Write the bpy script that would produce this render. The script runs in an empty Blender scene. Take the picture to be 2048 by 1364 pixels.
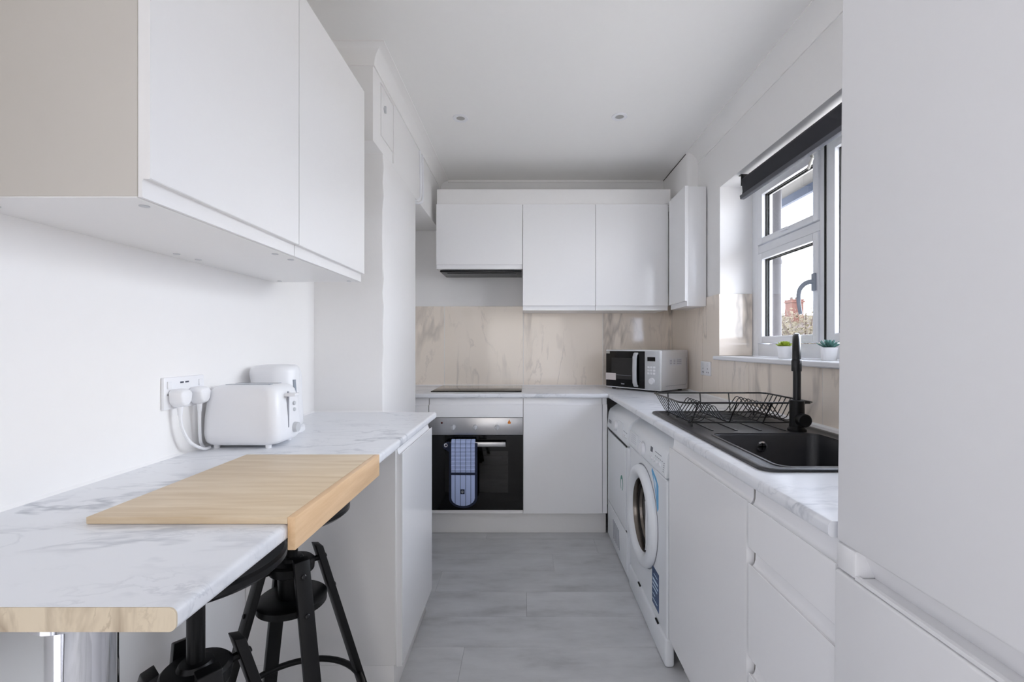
import bpy, bmesh, math, random
from mathutils import Vector, Matrix, Euler
random.seed(7)
R = math.radians
sc = bpy.context.scene
col = sc.collection

# ------------------------------------------------------------------ camera, world, light, exposure
FPX, VX, VY, EYE = 910.0, 1050.0, 691.0, 1.21      # focal length in pixels, vanishing point, eye height
cam_d = bpy.data.cameras.new('camera')
cam = bpy.data.objects.new('camera', cam_d); col.objects.link(cam)
cam.location = (0, 0, EYE); cam.rotation_euler = (R(90), 0, 0)
cam_d.sensor_width = 36.0; cam_d.lens = 36.0 * FPX / 2048
cam_d.shift_x = -(VX - 1024) / 2048; cam_d.shift_y = (VY - 682) / 2048
cam_d.clip_start = 0.02; cam_d.clip_end = 300
sc.camera = cam

world = bpy.data.worlds.new('world'); sc.world = world; world.use_nodes = True
nt = world.node_tree; nt.nodes.clear()
def wn(t): return nt.nodes.new(t)
w_out = wn('ShaderNodeOutputWorld'); w_bg = wn('ShaderNodeBackground'); w_tc = wn('ShaderNodeTexCoord')
w_noise = wn('ShaderNodeTexNoise'); w_noise.inputs['Scale'].default_value = 3.2; w_noise.inputs['Detail'].default_value = 6
w_ramp = wn('ShaderNodeValToRGB'); w_ramp.color_ramp.elements[0].position = 0.36; w_ramp.color_ramp.elements[1].position = 0.62
w_ramp.color_ramp.elements[0].color = (0.70, 0.78, 1.02, 1); w_ramp.color_ramp.elements[1].color = (0.985, 0.990, 1.035, 1)
nt.links.new(w_tc.outputs['Generated'], w_noise.inputs['Vector']); nt.links.new(w_noise.outputs['Fac'], w_ramp.inputs['Fac'])
nt.links.new(w_ramp.outputs['Color'], w_bg.inputs['Color']); nt.links.new(w_bg.outputs['Background'], w_out.inputs['Surface'])
w_bg.inputs['Strength'].default_value = 6.1

def light(name, kind, loc, direction, energy, color, **kw):
    d = bpy.data.lights.new(name, kind); d.energy = energy; d.color = color
    for k, v in kw.items(): setattr(d, k, v)
    o = bpy.data.objects.new(name, d); col.objects.link(o); o.location = loc
    o.rotation_euler = Vector(direction).to_track_quat('-Z', 'Y').to_euler()
    return o
# hazy sun reaching in through the side window
light('hazy_sun', 'SUN', (6, 5, 5), (-0.90, -0.25, -0.34), 1.0, (0.93, 0.96, 1.0), angle=R(30))
p = light('window_portal', 'AREA', (1.40, 1.86, 1.63), (-1, 0, 0), 1, (1, 1, 1), shape='RECTANGLE', size=0.97, size_y=1.5)
p.data.cycles.is_portal = True
p = light('left_fill_portal', 'AREA', (-1.17, -0.60, 1.075), (1, 0, 0), 1, (1, 1, 1), shape='RECTANGLE', size=2.12, size_y=1.7)   # guides sampling of the sky through the added fill opening behind the camera
p.data.cycles.is_portal = True
p = light('rear_fill_portal', 'AREA', (0.075, -1.58, 1.15), (0, 1, 0), 1, (1, 1, 1), shape='RECTANGLE', size=1.65, size_y=1.8)  # guides sampling of the sky through the added rear opening
p.data.cycles.is_portal = True
vs = sc.view_settings
vs.view_transform = 'Standard'; vs.look = 'None'; vs.gamma = 1.0; vs.use_curve_mapping = False
vs.exposure = 0.82
sc.cycles.use_denoising = True
sc.cycles.max_bounces = 14; sc.cycles.diffuse_bounces = 8; sc.cycles.glossy_bounces = 6; sc.cycles.transparent_max_bounces = 16
sc.cycles.caustics_reflective = False; sc.cycles.caustics_refractive = False

# ------------------------------------------------------------------ materials
def lin(c):
    c = c / 255.0
    return c / 12.92 if c <= 0.04045 else ((c + 0.055) / 1.055) ** 2.4
def rgb(r, g, b): return (lin(r), lin(g), lin(b), 1.0)
MATS = {}
def new_mat(name):
    m = bpy.data.materials.new(name); m.use_nodes = True
    t = m.node_tree; b = t.nodes['Principled BSDF']
    MATS[name] = m
    return m, t, b
def plain(name, c, rough=0.5, metal=0.0, spec=0.5, bump=0.0, bscale=60, coat=0.0, vary=0.0):
    m, t, b = new_mat(name)
    b.inputs['Base Color'].default_value = c; b.inputs['Roughness'].default_value = rough
    b.inputs['Metallic'].default_value = metal; b.inputs['Specular IOR Level'].default_value = spec
    b.inputs['Coat Weight'].default_value = coat; b.inputs['Coat Roughness'].default_value = 0.05
    tc = t.nodes.new('ShaderNodeNewGeometry'); n = t.nodes.new('ShaderNodeTexNoise')
    n.inputs['Scale'].default_value = bscale; n.inputs['Detail'].default_value = 4
    t.links.new(tc.outputs['Position'], n.inputs['Vector'])
    if bump:
        bp = t.nodes.new('ShaderNodeBump'); bp.inputs['Strength'].default_value = bump; bp.inputs['Distance'].default_value = 0.002
        t.links.new(n.outputs['Fac'], bp.inputs['Height']); t.links.new(bp.outputs['Normal'], b.inputs['Normal'])
    mx = t.nodes.new('ShaderNodeMix'); mx.data_type = 'RGBA'
    mx.inputs[6].default_value = c
    k = 1.0 - max(vary, 0.015)
    mx.inputs[7].default_value = (c[0] * k, c[1] * k, c[2] * k, 1)
    t.links.new(n.outputs['Fac'], mx.inputs[0]); t.links.new(mx.outputs[2], b.inputs['Base Color'])
    return m
def marble(name, base, vein, warm, rot, scale, stretch, rough, obj_space=False, dens=1.0, strength=0.75, width=0.035):
    m, t, b = new_mat(name); N = t.nodes.new; L = t.links.new
    b.inputs['Roughness'].default_value = rough
    if obj_space:
        src = N('ShaderNodeTexCoord').outputs['Object']; oi = N('ShaderNodeObjectInfo')
        ml = N('ShaderNodeVectorMath'); ml.operation = 'SCALE'; ml.inputs[0].default_value = (31, 17, 23); L(oi.outputs['Random'], ml.inputs['Scale'])
        ad = N('ShaderNodeVectorMath'); L(src, ad.inputs[0]); L(ml.outputs[0], ad.inputs[1]); src = ad.outputs[0]
    else:
        src = N('ShaderNodeNewGeometry').outputs['Position']
    mp = N('ShaderNodeMapping'); mp.inputs['Rotation'].default_value = rot; mp.inputs['Scale'].default_value = [scale * s for s in stretch]
    L(src, mp.inputs['Vector'])
    def ridge(sc_, det, w, dist, seed):
        n = N('ShaderNodeTexNoise'); n.noise_dimensions = '4D'; n.inputs['W'].default_value = seed
        n.inputs['Scale'].default_value = sc_; n.inputs['Detail'].default_value = det; n.inputs['Roughness'].default_value = 0.58; n.inputs['Distortion'].default_value = dist
        L(mp.outputs[0], n.inputs['Vector'])
        s = N('ShaderNodeMath'); s.operation = 'SUBTRACT'; s.inputs[1].default_value = 0.5; L(n.outputs['Fac'], s.inputs[0])
        a = N('ShaderNodeMath'); a.operation = 'ABSOLUTE'; L(s.outputs[0], a.inputs[0])
        r = N('ShaderNodeMapRange'); r.inputs['From Min'].default_value = 0.0; r.inputs['From Max'].default_value = w
        r.inputs['To Min'].default_value = 1.0; r.inputs['To Max'].default_value = 0.0; L(a.outputs[0], r.inputs['Value'])
        return r.outputs['Result']
    def mask(seed, lo, hi, sc_):
        n = N('ShaderNodeTexNoise'); n.noise_dimensions = '4D'; n.inputs['W'].default_value = seed; n.inputs['Scale'].default_value = sc_; n.inputs['Detail'].default_value = 2
        L(mp.outputs[0], n.inputs['Vector'])
        r = N('ShaderNodeMapRange'); r.inputs['From Min'].default_value = lo; r.inputs['From Max'].default_value = hi; L(n.outputs['Fac'], r.inputs['Value'])
        return r.outputs['Result']
    def mul(a, c):
        q = N('ShaderNodeMath'); q.operation = 'MULTIPLY'
        for i, v in enumerate((a, c)):
            if isinstance(v, float): q.inputs[i].default_value = v
            else: L(v, q.inputs[i])
        return q.outputs[0]
    v1 = mul(ridge(1.0 * dens, 5, width, 0.5, 1.3), mask(5.1, 0.42, 0.66, 1.3 * dens))
    v2 = mul(mul(ridge(2.3 * dens, 6, width * 0.7, 0.9, 8.7), mask(2.9, 0.45, 0.7, 2.0 * dens)), 0.6)
    cl = mul(mask(9.4, 0.5, 0.8, 1.1 * dens), 0.22)
    c1 = N('ShaderNodeMix'); c1.data_type = 'RGBA'; c1.inputs[6].default_value = base; c1.inputs[7].default_value = warm; L(cl, c1.inputs[0])
    mxx = N('ShaderNodeMath'); mxx.operation = 'MAXIMUM'; L(v1, mxx.inputs[0]); L(v2, mxx.inputs[1])
    c2 = N('ShaderNodeMix'); c2.data_type = 'RGBA'; L(c1.outputs[2], c2.inputs[6]); c2.inputs[7].default_value = vein; L(mul(mxx.outputs[0], strength), c2.inputs[0])
    L(c2.outputs[2], b.inputs['Base Color'])
    return m

plain('wall_paint', rgb(239, 238, 237), 0.65, bump=0.10, bscale=35)
plain('rough_plaster', rgb(238, 237, 236), 0.7, bump=0.55, bscale=18)
plain('ceiling_paint', rgb(243, 242, 240), 0.75, bump=0.05, bscale=40)
plain('gloss_white', rgb(240, 240, 241), 0.16, spec=0.5)
plain('satin_white', rgb(238, 237, 236), 0.30, spec=0.45)
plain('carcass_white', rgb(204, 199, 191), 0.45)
plain('appliance_white', rgb(231, 234, 237), 0.28)
plain('fridge_white', rgb(230, 230, 231), 0.30)
plain('plastic_white', rgb(236, 237, 240), 0.35)
plain('upvc', rgb(238, 240, 244), 0.30)
plain('black_metal', rgb(9, 9, 10), 0.40, spec=0.3)
plain('black_wire', rgb(14, 14, 15), 0.32)
plain('black_satin', rgb(13, 13, 15), 0.28, spec=0.4)
plain('sink_composite', rgb(26, 27, 32), 0.30, spec=0.6, bump=0.25, bscale=900, vary=0.25)
plain('black_glass', rgb(5, 5, 6), 0.05, spec=0.3)
plain('dark_chrome', rgb(112, 106, 100), 0.22, metal=1.0); plain('porthole_dark', rgb(14, 13, 13), 0.25, spec=0.12)
plain('dark_void', rgb(12, 12, 12), 0.8)
plain('gasket', rgb(22, 20, 18), 0.7)
plain('blind_fabric', rgb(42, 43, 49), 0.75, bump=0.3, bscale=400)
plain('blind_bar', rgb(78, 80, 88), 0.5); plain('blind_roll', rgb(58, 58, 62), 0.8)
plain('steel', rgb(186, 186, 188), 0.30, metal=1.0, vary=0.05)
plain('chrome', rgb(225, 226, 230), 0.06, metal=1.0)
plain('handle_grey', rgb(150, 158, 170), 0.4)
plain('navy_cloth', rgb(28, 36, 58), 0.9, bump=0.3, bscale=500)
plain('silver_plastic', rgb(200, 202, 205), 0.35)
plain('microwave_silver', rgb(214, 214, 216), 0.32, metal=0.25)
plain('print_grey', rgb(150, 152, 160), 0.6)
plain('pale_print', rgb(206, 208, 216), 0.5)
plain('display_grey', rgb(80, 84, 98), 0.2)
plain('sticker_blue', rgb(56, 160, 214), 0.35)
plain('sticker_navy', rgb(38, 70, 118), 0.4)
plain('sticker_pale', rgb(206, 226, 242), 0.4)
plain('sticker_green', rgb(40, 140, 120), 0.4)
plain('sticker_paper', rgb(224, 216, 214), 0.6)
plain('amber_lamp', rgb(222, 130, 40), 0.3)
plain('red_lamp', rgb(70, 18, 18), 0.25)
plain('gauge', rgb(150, 158, 168), 0.15)
plain('pot_white', rgb(242, 242, 243), 0.4)
plain('leaf_lime', rgb(168, 190, 52), 0.55, vary=0.25, bscale=90)
plain('leaf_teal', rgb(92, 140, 132), 0.55, vary=0.3, bscale=90)
plain('soil', rgb(60, 48, 38), 0.95, bump=0.5, bscale=300)
plain('oven_cavity', rgb(36, 35, 34), 0.5)
plain('sealant', rgb(240, 240, 240), 0.4)
plain('clear_plastic', rgb(196, 194, 186), 0.25)
plain('grout', rgb(240, 238, 234), 0.8)
plain('downlight_lens', rgb(168, 167, 164), 0.35)
plain('roof_tile', rgb(66, 54, 48), 0.85, vary=0.3, bscale=6)
plain('render_wall', rgb(74, 66, 60), 0.85)
plain('pipe_grey', rgb(52, 50, 54), 0.6, vary=0.25, bscale=20)
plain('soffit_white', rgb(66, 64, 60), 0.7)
plain('fascia_blue', rgb(46, 56, 72), 0.6)
plain('bounce_ground', rgb(214, 208, 198), 0.9, vary=0.12, bscale=2)
plain('bark', rgb(58, 46, 38), 0.9, bump=0.5, bscale=30)
plain('autumn_leaf', rgb(76, 66, 36), 0.7, vary=0.45, bscale=1.2)
plain('worn_floor_base', rgb(90, 90, 90), 0.8)
marble('laminate_marble', rgb(228, 230, 234), rgb(128, 136, 148), rgb(196, 201, 210), (0, 0, R(-38)), 2.6, (0.75, 2.1, 1.4), 0.30, dens=1.15, strength=0.62, width=0.030)
marble('end_edging_beige', rgb(206, 192, 168), rgb(120, 98, 74), rgb(190, 170, 142), (0, 0, R(8)), 6.0, (1.6, 1.0, 0.6), 0.5, dens=1.1, strength=0.7, width=0.05)
marble('tile_marble', rgb(243, 232, 219), rgb(142, 134, 128), rgb(224, 214, 202), (R(11), R(17), R(25)), 1.15, (2.3, 2.3, 0.62), 0.07, obj_space=True, dens=0.8, strength=0.8, width=0.030)

# brick
m, t, b = new_mat('brick')
bt = t.nodes.new('ShaderNodeTexBrick'); tc = t.nodes.new('ShaderNodeTexCoord')
bt.inputs['Color1'].default_value = rgb(84, 46, 34); bt.inputs['Color2'].default_value = rgb(74, 40, 30); bt.inputs['Mortar'].default_value = rgb(80, 66, 56)
bt.inputs['Scale'].default_value = 4.5; t.links.new(tc.outputs['Object'], bt.inputs['Vector']); t.links.new(bt.outputs['Color'], b.inputs['Base Color']); b.inputs['Roughness'].default_value = 0.9

# floor planks: concrete look, grain along X, tone varies from plank to plank
m, t, b = new_mat('floor_plank'); N = t.nodes.new; L = t.links.new
g = N('ShaderNodeNewGeometry'); oi = N('ShaderNodeObjectInfo')
mp = N('ShaderNodeMapping'); mp.inputs['Scale'].default_value = (1.2, 3.6, 1.0)
off = N('ShaderNodeVectorMath'); off.operation = 'SCALE'; off.inputs[0].default_value = (9, 5, 0); L(oi.outputs['Random'], off.inputs['Scale'])
ad = N('ShaderNodeVectorMath'); L(g.outputs['Position'], ad.inputs[0]); L(off.outputs[0], ad.inputs[1]); L(ad.outputs[0], mp.inputs['Vector'])
n1 = N('ShaderNodeTexNoise'); n1.inputs['Scale'].default_value = 2.2; n1.inputs['Detail'].default_value = 8; n1.inputs['Roughness'].default_value = 0.62; L(mp.outputs[0], n1.inputs['Vector'])
n2 = N('ShaderNodeTexNoise'); n2.inputs['Scale'].default_value = 14; n2.inputs['Detail'].default_value = 6; L(mp.outputs[0], n2.inputs['Vector'])
rp = N('ShaderNodeValToRGB'); e = rp.color_ramp.elements
e[0].position = 0.30; e[0].color = rgb(176, 177, 179); e[1].position = 0.60; e[1].color = rgb(207, 208, 210)
ew = e.new(0.46); ew.color = rgb(198, 199, 201)
L(n1.outputs['Fac'], rp.inputs['Fac'])
mr = N('ShaderNodeMapRange'); mr.inputs['To Min'].default_value = 0.93; mr.inputs['To Max'].default_value = 1.05; L(oi.outputs['Random'], mr.inputs['Value'])
mr2 = N('ShaderNodeMapRange'); mr2.inputs['To Min'].default_value = 0.95; mr2.inputs['To Max'].default_value = 1.05; L(n2.outputs['Fac'], mr2.inputs['Value'])
mm = N('ShaderNodeMath'); mm.operation = 'MULTIPLY'; L(mr.outputs[0], mm.inputs[0]); L(mr2.outputs[0], mm.inputs[1])
sc_ = N('ShaderNodeVectorMath'); sc_.operation = 'SCALE'; L(rp.outputs['Color'], sc_.inputs[0]); L(mm.outputs[0], sc_.inputs['Scale'])
L(sc_.outputs[0], b.inputs['Base Color']); b.inputs['Roughness'].default_value = 0.42
bp = N('ShaderNodeBump'); bp.inputs['Strength'].default_value = 0.12; bp.inputs['Distance'].default_value = 0.002; L(n2.outputs['Fac'], bp.inputs['Height']); L(bp.outputs['Normal'], b.inputs['Normal'])

# bamboo: strips along X, each with its own tone
def bamboo(name, dark=(1, 1, 1), stretch=(2.5, 30, 30)):
    m, t, b = new_mat(name); N = t.nodes.new; L = t.links.new
    g = N('ShaderNodeNewGeometry'); mp = N('ShaderNodeMapping'); mp.inputs['Scale'].default_value = stretch; L(g.outputs['Position'], mp.inputs['Vector'])
    n1 = N('ShaderNodeTexNoise'); n1.inputs['Scale'].default_value = 1.6; n1.inputs['Detail'].default_value = 5; n1.inputs['Roughness'].default_value = 0.6; L(mp.outputs[0], n1.inputs['Vector'])
    rp = N('ShaderNodeValToRGB'); e = rp.color_ramp.elements
    e[0].position = 0.32; e[0].color = [c * k for c, k in zip(rgb(208, 184, 149), dark)] + [1]; e[1].position = 0.66; e[1].color = [c * k for c, k in zip(rgb(226, 207, 178), dark)] + [1]
    L(n1.outputs['Fac'], rp.inputs['Fac']); L(rp.outputs['Color'], b.inputs['Base Color']); b.inputs['Roughness'].default_value = 0.42
    return m
bamboo('bamboo'); bamboo('bamboo_lip', (1.06, .90, .76), (30, 2.5, 30))

# oven glove cloth: pale blue ticking with navy stripes, horizontal quilting on the upper part
def glove(name, horiz):
    m, t, b = new_mat(name); N = t.nodes.new; L = t.links.new
    tc = N('ShaderNodeTexCoord'); sx = N('ShaderNodeSeparateXYZ'); L(tc.outputs['Object'], sx.inputs[0])
    def stripes(out, pitch, w, ph):
        a = N('ShaderNodeMath'); a.operation = 'MULTIPLY_ADD'; a.inputs[1].default_value = 1 / pitch; a.inputs[2].default_value = 50 + ph; L(out, a.inputs[0])
        f = N('ShaderNodeMath'); f.operation = 'FRACT'; L(a.outputs[0], f.inputs[0])
        l = N('ShaderNodeMath'); l.operation = 'LESS_THAN'; l.inputs[1].default_value = w; L(f.outputs[0], l.inputs[0]); return l.outputs[0]
    s = stripes(sx.outputs['X'], 0.0325, 0.09, 0.55)
    if horiz:
        h = stripes(sx.outputs['Z'], 0.024, 0.10, 0.2); hh = N('ShaderNodeMath'); hh.operation = 'MULTIPLY'; hh.inputs[1].default_value = 0.55; L(h, hh.inputs[0])
        mx_ = N('ShaderNodeMath'); mx_.operation = 'MAXIMUM'; L(s, mx_.inputs[0]); L(hh.outputs[0], mx_.inputs[1]); s = mx_.outputs[0]
    mx = N('ShaderNodeMix'); mx.data_type = 'RGBA'; mx.inputs[6].default_value = rgb(172, 186, 222); mx.inputs[7].default_value = rgb(36, 48, 82); L(s, mx.inputs[0])
    L(mx.outputs[2], b.inputs['Base Color']); b.inputs['Roughness'].default_value = 0.9
glove('glove_quilted', True); glove('glove_striped', False)

def glass(name, tint, refl=1.0):
    m = bpy.data.materials.new(name); m.use_nodes = True; t = m.node_tree; t.nodes.clear(); MATS[name] = m
    o = t.nodes.new('ShaderNodeOutputMaterial'); mx = t.nodes.new('ShaderNodeMixShader'); tr = t.nodes.new('ShaderNodeBsdfTransparent'); gl = t.nodes.new('ShaderNodeBsdfGlossy')
    lw = t.nodes.new('ShaderNodeLayerWeight'); lw.inputs['Blend'].default_value = 0.5      # facing, the same from both sides of the pane
    pw = t.nodes.new('ShaderNodeMath'); pw.operation = 'POWER'; pw.inputs[1].default_value = 5.0; t.links.new(lw.outputs['Facing'], pw.inputs[0])
    fr = t.nodes.new('ShaderNodeMath'); fr.operation = 'MULTIPLY_ADD'; fr.inputs[1].default_value = 0.7; fr.inputs[2].default_value = 0.04; t.links.new(pw.outputs[0], fr.inputs[0])
    tr.inputs['Color'].default_value = tint; gl.inputs['Roughness'].default_value = 0.02; gl.inputs['Color'].default_value = (refl, refl, refl, 1)
    t.links.new(fr.outputs[0], mx.inputs[0]); t.links.new(tr.outputs[0], mx.inputs[1]); t.links.new(gl.outputs[0], mx.inputs[2]); t.links.new(mx.outputs[0], o.inputs['Surface'])
glass('window_glass', (0.97, 0.98, 0.98, 1)); glass('fill_tint_left', (0.44, 0.43, 0.418, 1)); glass('fill_tint_rear', (0.535, 0.52, 0.49, 1)); glass('oven_glass', (0.34, 0.34, 0.34, 1)); glass('smoked_glass', (0.55, 0.53, 0.52, 1))  # tints of the two added openings set how much fill daylight enters

# ------------------------------------------------------------------ geometry helpers
class MB:
    def __init__(s): s.v, s.f = [], []
    def add(s, vs_, fs):
        o = len(s.v); s.v += [tuple(v) for v in vs_]; s.f += [tuple(i + o for i in f) for f in fs]; return s
    def box(s, x0, x1, y0, y1, z0, z1):
        x0, x1 = sorted((x0, x1)); y0, y1 = sorted((y0, y1)); z0, z1 = sorted((z0, z1))
        return s.add([(x0, y0, z0), (x1, y0, z0), (x1, y1, z0), (x0, y1, z0), (x0, y0, z1), (x1, y0, z1), (x1, y1, z1), (x0, y1, z1)],
                     [(0, 3, 2, 1), (4, 5, 6, 7), (0, 1, 5, 4), (1, 2, 6, 5), (2, 3, 7, 6), (3, 0, 4, 7)])
    def loft(s, loops, cap0=True, cap1=True, closed=True, ring=False):
        n = len(loops[0]); vs_ = [p for l in loops for p in l]; fs = []
        m_ = len(loops)
        for i in range(m_ if ring else m_ - 1):
            a, c = i * n, ((i + 1) % m_) * n
            for j in range(n if closed else n - 1):
                k = (j + 1) % n; fs.append((a + j, a + k, c + k, c + j))
        if not ring:
            if cap0: fs.append(tuple(range(n))[::-1])
            if cap1: fs.append(tuple((m_ - 1) * n + j for j in range(n)))
        return s.add(vs_, fs)
    def prism(s, prof, axis, a0, a1):
        f = {'x': lambda p, a: (a, p[0], p[1]), 'y': lambda p, a: (p[0], a, p[1]), 'z': lambda p, a: (p[0], p[1], a)}[axis]
        return s.loft([[f(p, a0) for p in prof], [f(p, a1) for p in prof]])
    def tube(s, pts, r, n=8, closed=False):
        pts = [Vector(p) for p in pts]; m_ = len(pts); loops = []; prev = None
        for i, p in enumerate(pts):
            a = pts[(i - 1) % m_] if (closed or i > 0) else p; c = pts[(i + 1) % m_] if (closed or i < m_ - 1) else p
            d = (c - a).normalized()
            if prev is None:
                up = Vector((0, 0, 1)) if abs(d.z) < 0.9 else Vector((1, 0, 0)); u = d.cross(up).normalized()
            else:
                u = (prev - d * prev.dot(d)).normalized()
            w = d.cross(u); prev = u; rr = r[i] if isinstance(r, (list, tuple)) else r
            loops.append([p + (u * math.cos(2 * math.pi * k / n) + w * math.sin(2 * math.pi * k / n)) * rr for k in range(n)])
        return s.loft(loops, ring=closed)
    def lathe(s, prof, origin=(0, 0, 0), axis=(0, 0, 1), n=32, cap=True):
        M = Vector(axis).to_track_quat('Z', 'Y').to_matrix(); o = Vector(origin)
        loops = [[o + M @ Vector((r * math.cos(2 * math.pi * k / n), r * math.sin(2 * math.pi * k / n), h)) for k in range(n)] for r, h in prof]
        return s.loft(loops, cap, cap)

WMX = {}
def obj(name, mb, mat, parent=None, bevel=0.0, seg=2, smooth=38, local=False, kind=None):
    me = bpy.data.meshes.new(name); vs_ = [Vector(v) for v in mb.v]
    if parent is not None:
        if not local:
            Mi = WMX[parent].inverted(); vs_ = [Mi @ v for v in vs_]
        org = Vector((0, 0, 0))
    else:
        lo = [min(v[i] for v in vs_) for i in range(3)]; hi = [max(v[i] for v in vs_) for i in range(3)]
        org = Vector(((lo[0] + hi[0]) / 2, (lo[1] + hi[1]) / 2, lo[2])); vs_ = [v - org for v in vs_]
    me.from_pydata([tuple(v) for v in vs_], [], mb.f)
    bm = bmesh.new(); bm.from_mesh(me); bmesh.ops.recalc_face_normals(bm, faces=bm.faces)
    if bevel:
        ed = [e_ for e_ in bm.edges if len(e_.link_faces) == 2 and e_.calc_face_angle(0) > R(30)]
        bmesh.ops.bevel(bm, geom=ed, offset=bevel, segments=seg, profile=0.5, affect='EDGES', clamp_overlap=True)
    bm.to_mesh(me); bm.free()
    me.polygons.foreach_set('use_smooth', [True] * len(me.polygons)); me.set_sharp_from_angle(angle=R(smooth))
    me.materials.append(MATS[mat] if isinstance(mat, str) else mat)
    o = bpy.data.objects.new(name, me); col.objects.link(o); o.location = org
    if parent is not None: o.parent = parent; WMX[o] = WMX[parent]
    else: WMX[o] = Matrix.Translation(org)
    if kind: o['kind'] = kind
    return o
def tag(o, label, cat, group=None):
    o['label'] = label; o['category'] = cat
    if group: o['group'] = group
    return o
def thing(name, label, cat, loc=(0, 0, 0), rz=0.0, group=None, rot=None):
    o = bpy.data.objects.new(name, None); col.objects.link(o); o.empty_display_size = 0.05
    o.location = loc; o.rotation_euler = rot if rot else (0, 0, rz)
    WMX[o] = Matrix.Translation(Vector(loc)) @ Euler(rot if rot else (0, 0, rz)).to_matrix().to_4x4()
    if label: tag(o, label, cat, group)
    return o
def structure(name, mb=None, mat=None, loc=(0, 0, 0), **kw):
    o = thing(name, None, None, loc) if mb is None else obj(name, mb, mat, **kw)
    o['kind'] = 'structure'; return o
def link_copy(src, parent, offset=(0, 0, 0)):
    c = src.copy(); col.objects.link(c); c.parent = parent; c.location = Vector(src.location) + Vector(offset); WMX[c] = WMX[parent] if parent else None
    return c
def copy_tree(root, loc, rz):
    r = root.copy(); col.objects.link(r); r.location = loc; r.rotation_euler = (0, 0, rz)
    WMX[r] = Matrix.Translation(Vector(loc)) @ Euler((0, 0, rz)).to_matrix().to_4x4()
    for ch in list(root.children):
        c = ch.copy(); col.objects.link(c); c.parent = r
        for gch in list(ch.children):
            d = gch.copy(); col.objects.link(d); d.parent = c
    return r
def bx(*a): return MB().box(*a)
def rrect(x0, x1, y0, y1, r, z, n=6):
    pts = []
    for cx, cy, a0 in ((x1 - r, y1 - r, 0), (x0 + r, y1 - r, 90), (x0 + r, y0 + r, 180), (x1 - r, y0 + r, 270)):
        for i in range(n + 1):
            a = R(a0 + 90 * i / n); pts.append((cx + r * math.cos(a), cy + r * math.sin(a), z))
    return pts
def smooth_path(pts, k=6):
    P = [Vector(p) for p in pts]; out = []
    for i in range(len(P) - 1):
        p0, p1, p2, p3 = P[max(i - 1, 0)], P[i], P[i + 1], P[min(i + 2, len(P) - 1)]
        for j in range(k):
            t_ = j / k
            out.append(0.5 * ((2 * p1) + (-p0 + p2) * t_ + (2 * p0 - 5 * p1 + 4 * p2 - p3) * t_ ** 2 + (-p0 + 3 * p1 - 3 * p2 + p3) * t_ ** 3))
    out.append(P[-1]); return out

# ------------------------------------------------------------------ main dimensions (metres)
XL, XR, YB, YN, ZC = -0.962, 1.124, 3.466, -1.60, 2.467
XB, YBF, ZB = -0.6465, 1.9385, 2.083          # beam: room face, front face, underside
YP0, YP1 = 2.075, 2.69                        # pier
WT, WB = 0.906, 0.878                         # worktop top and underside
WIN_Y0, WIN_Y1, WIN_Z0, WIN_Z1, WIN_X = 1.10, 2.623, 1.15, 2.123, 1.31

# ------------------------------------------------------------------ room shell
floor = structure('floor', bx(XL - .1, XR + .1, YN - .1, YB + .1, -.08, -.004), 'worn_floor_base')
PW, PL = 0.205, 1.22
row = 0; y = YB
rows = []
while y > YN:
    y0 = max(y - PW, YN); rows.append((y0, y)); y -= PW
mesh_cache = {}
for i, (y0, y1) in enumerate(rows):
    x = XL - [0.25, 0.85, 0.5, 1.05, 0.1, 0.7][i % 6]
    while x < XR:
        a, c = max(x, XL), min(x + PL, XR)
        if c - a > 0.02:
            key = (round(c - a, 4), round(y1 - y0, 4))
            if key not in mesh_cache:
                w, d = (c - a) / 2 - .0004, (y1 - y0) / 2 - .0004
                o = obj('plank', MB().box(-w, w, -d, d, -.004, 0), 'floor_plank', parent=floor, bevel=.0004, seg=1, local=True)
                mesh_cache[key] = o
            else:
                o = mesh_cache[key].copy(); col.objects.link(o); o.parent = floor
            o.location = Vector(((a + c) / 2, (y0 + y1) / 2, 0)) - Vector(floor.location)
        x += PL
structure('ceiling', bx(XL - .1, XR + .4, YN - .1, YB + .2, ZC, ZC + .12), 'ceiling_paint')
wall_back = structure('wall_back', bx(XL - .2, XR + .3, YB, YB + .2, 0, ZC), 'wall_paint')
GY0, GY1 = -1.45, 0.25      # glazed opening added in the left wall for fill light, unseen behind the camera
wall_left = structure('wall_left', MB().box(XL - .2, XL, GY1, YB, 0, ZC).box(XL - .2, XL, YN, GY0, 0, ZC).box(XL - .2, XL, GY0, GY1, 2.15, ZC), 'wall_paint')
XO = XR + .27
wall_right = structure('wall_right', MB().box(XR, XO, YN, WIN_Y0, 0, ZC).box(XR, XO, WIN_Y1, YB, 0, ZC).box(XR, XO, WIN_Y0, WIN_Y1, 0, WIN_Z0 - .02).box(XR, XO, WIN_Y0, WIN_Y1, WIN_Z1, ZC), 'wall_paint')
structure('wall_rear', MB().box(XL, -0.75, YN - .15, YN, 0, ZC).box(0.90, XR, YN - .15, YN, 0, ZC).box(-0.75, 0.90, YN - .15, YN, 2.05, ZC).box(-0.75, 0.90, YN - .15, YN, 0, 0.25), 'wall_paint')
w3 = structure('fill_opening_rear', loc=(0.075, YN - .08, .25))  # unseen rear opening, added to let in fill daylight
obj('frame', MB().box(-.75, -.69, YN - .12, YN - .05, .25, 2.05).box(.84, .90, YN - .12, YN - .05, .25, 2.05).box(.04, .11, YN - .12, YN - .05, .31, 1.99).box(-.69, .84, YN - .12, YN - .05, 1.99, 2.05).box(-.69, .84, YN - .12, YN - .05, .25, .31), 'upvc', w3)
for a, c in ((-.69, .04), (.11, .84)): obj('pane', bx(a, c, YN - .09, YN - .084, .31, 1.99), 'fill_tint_rear', w3)
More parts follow.
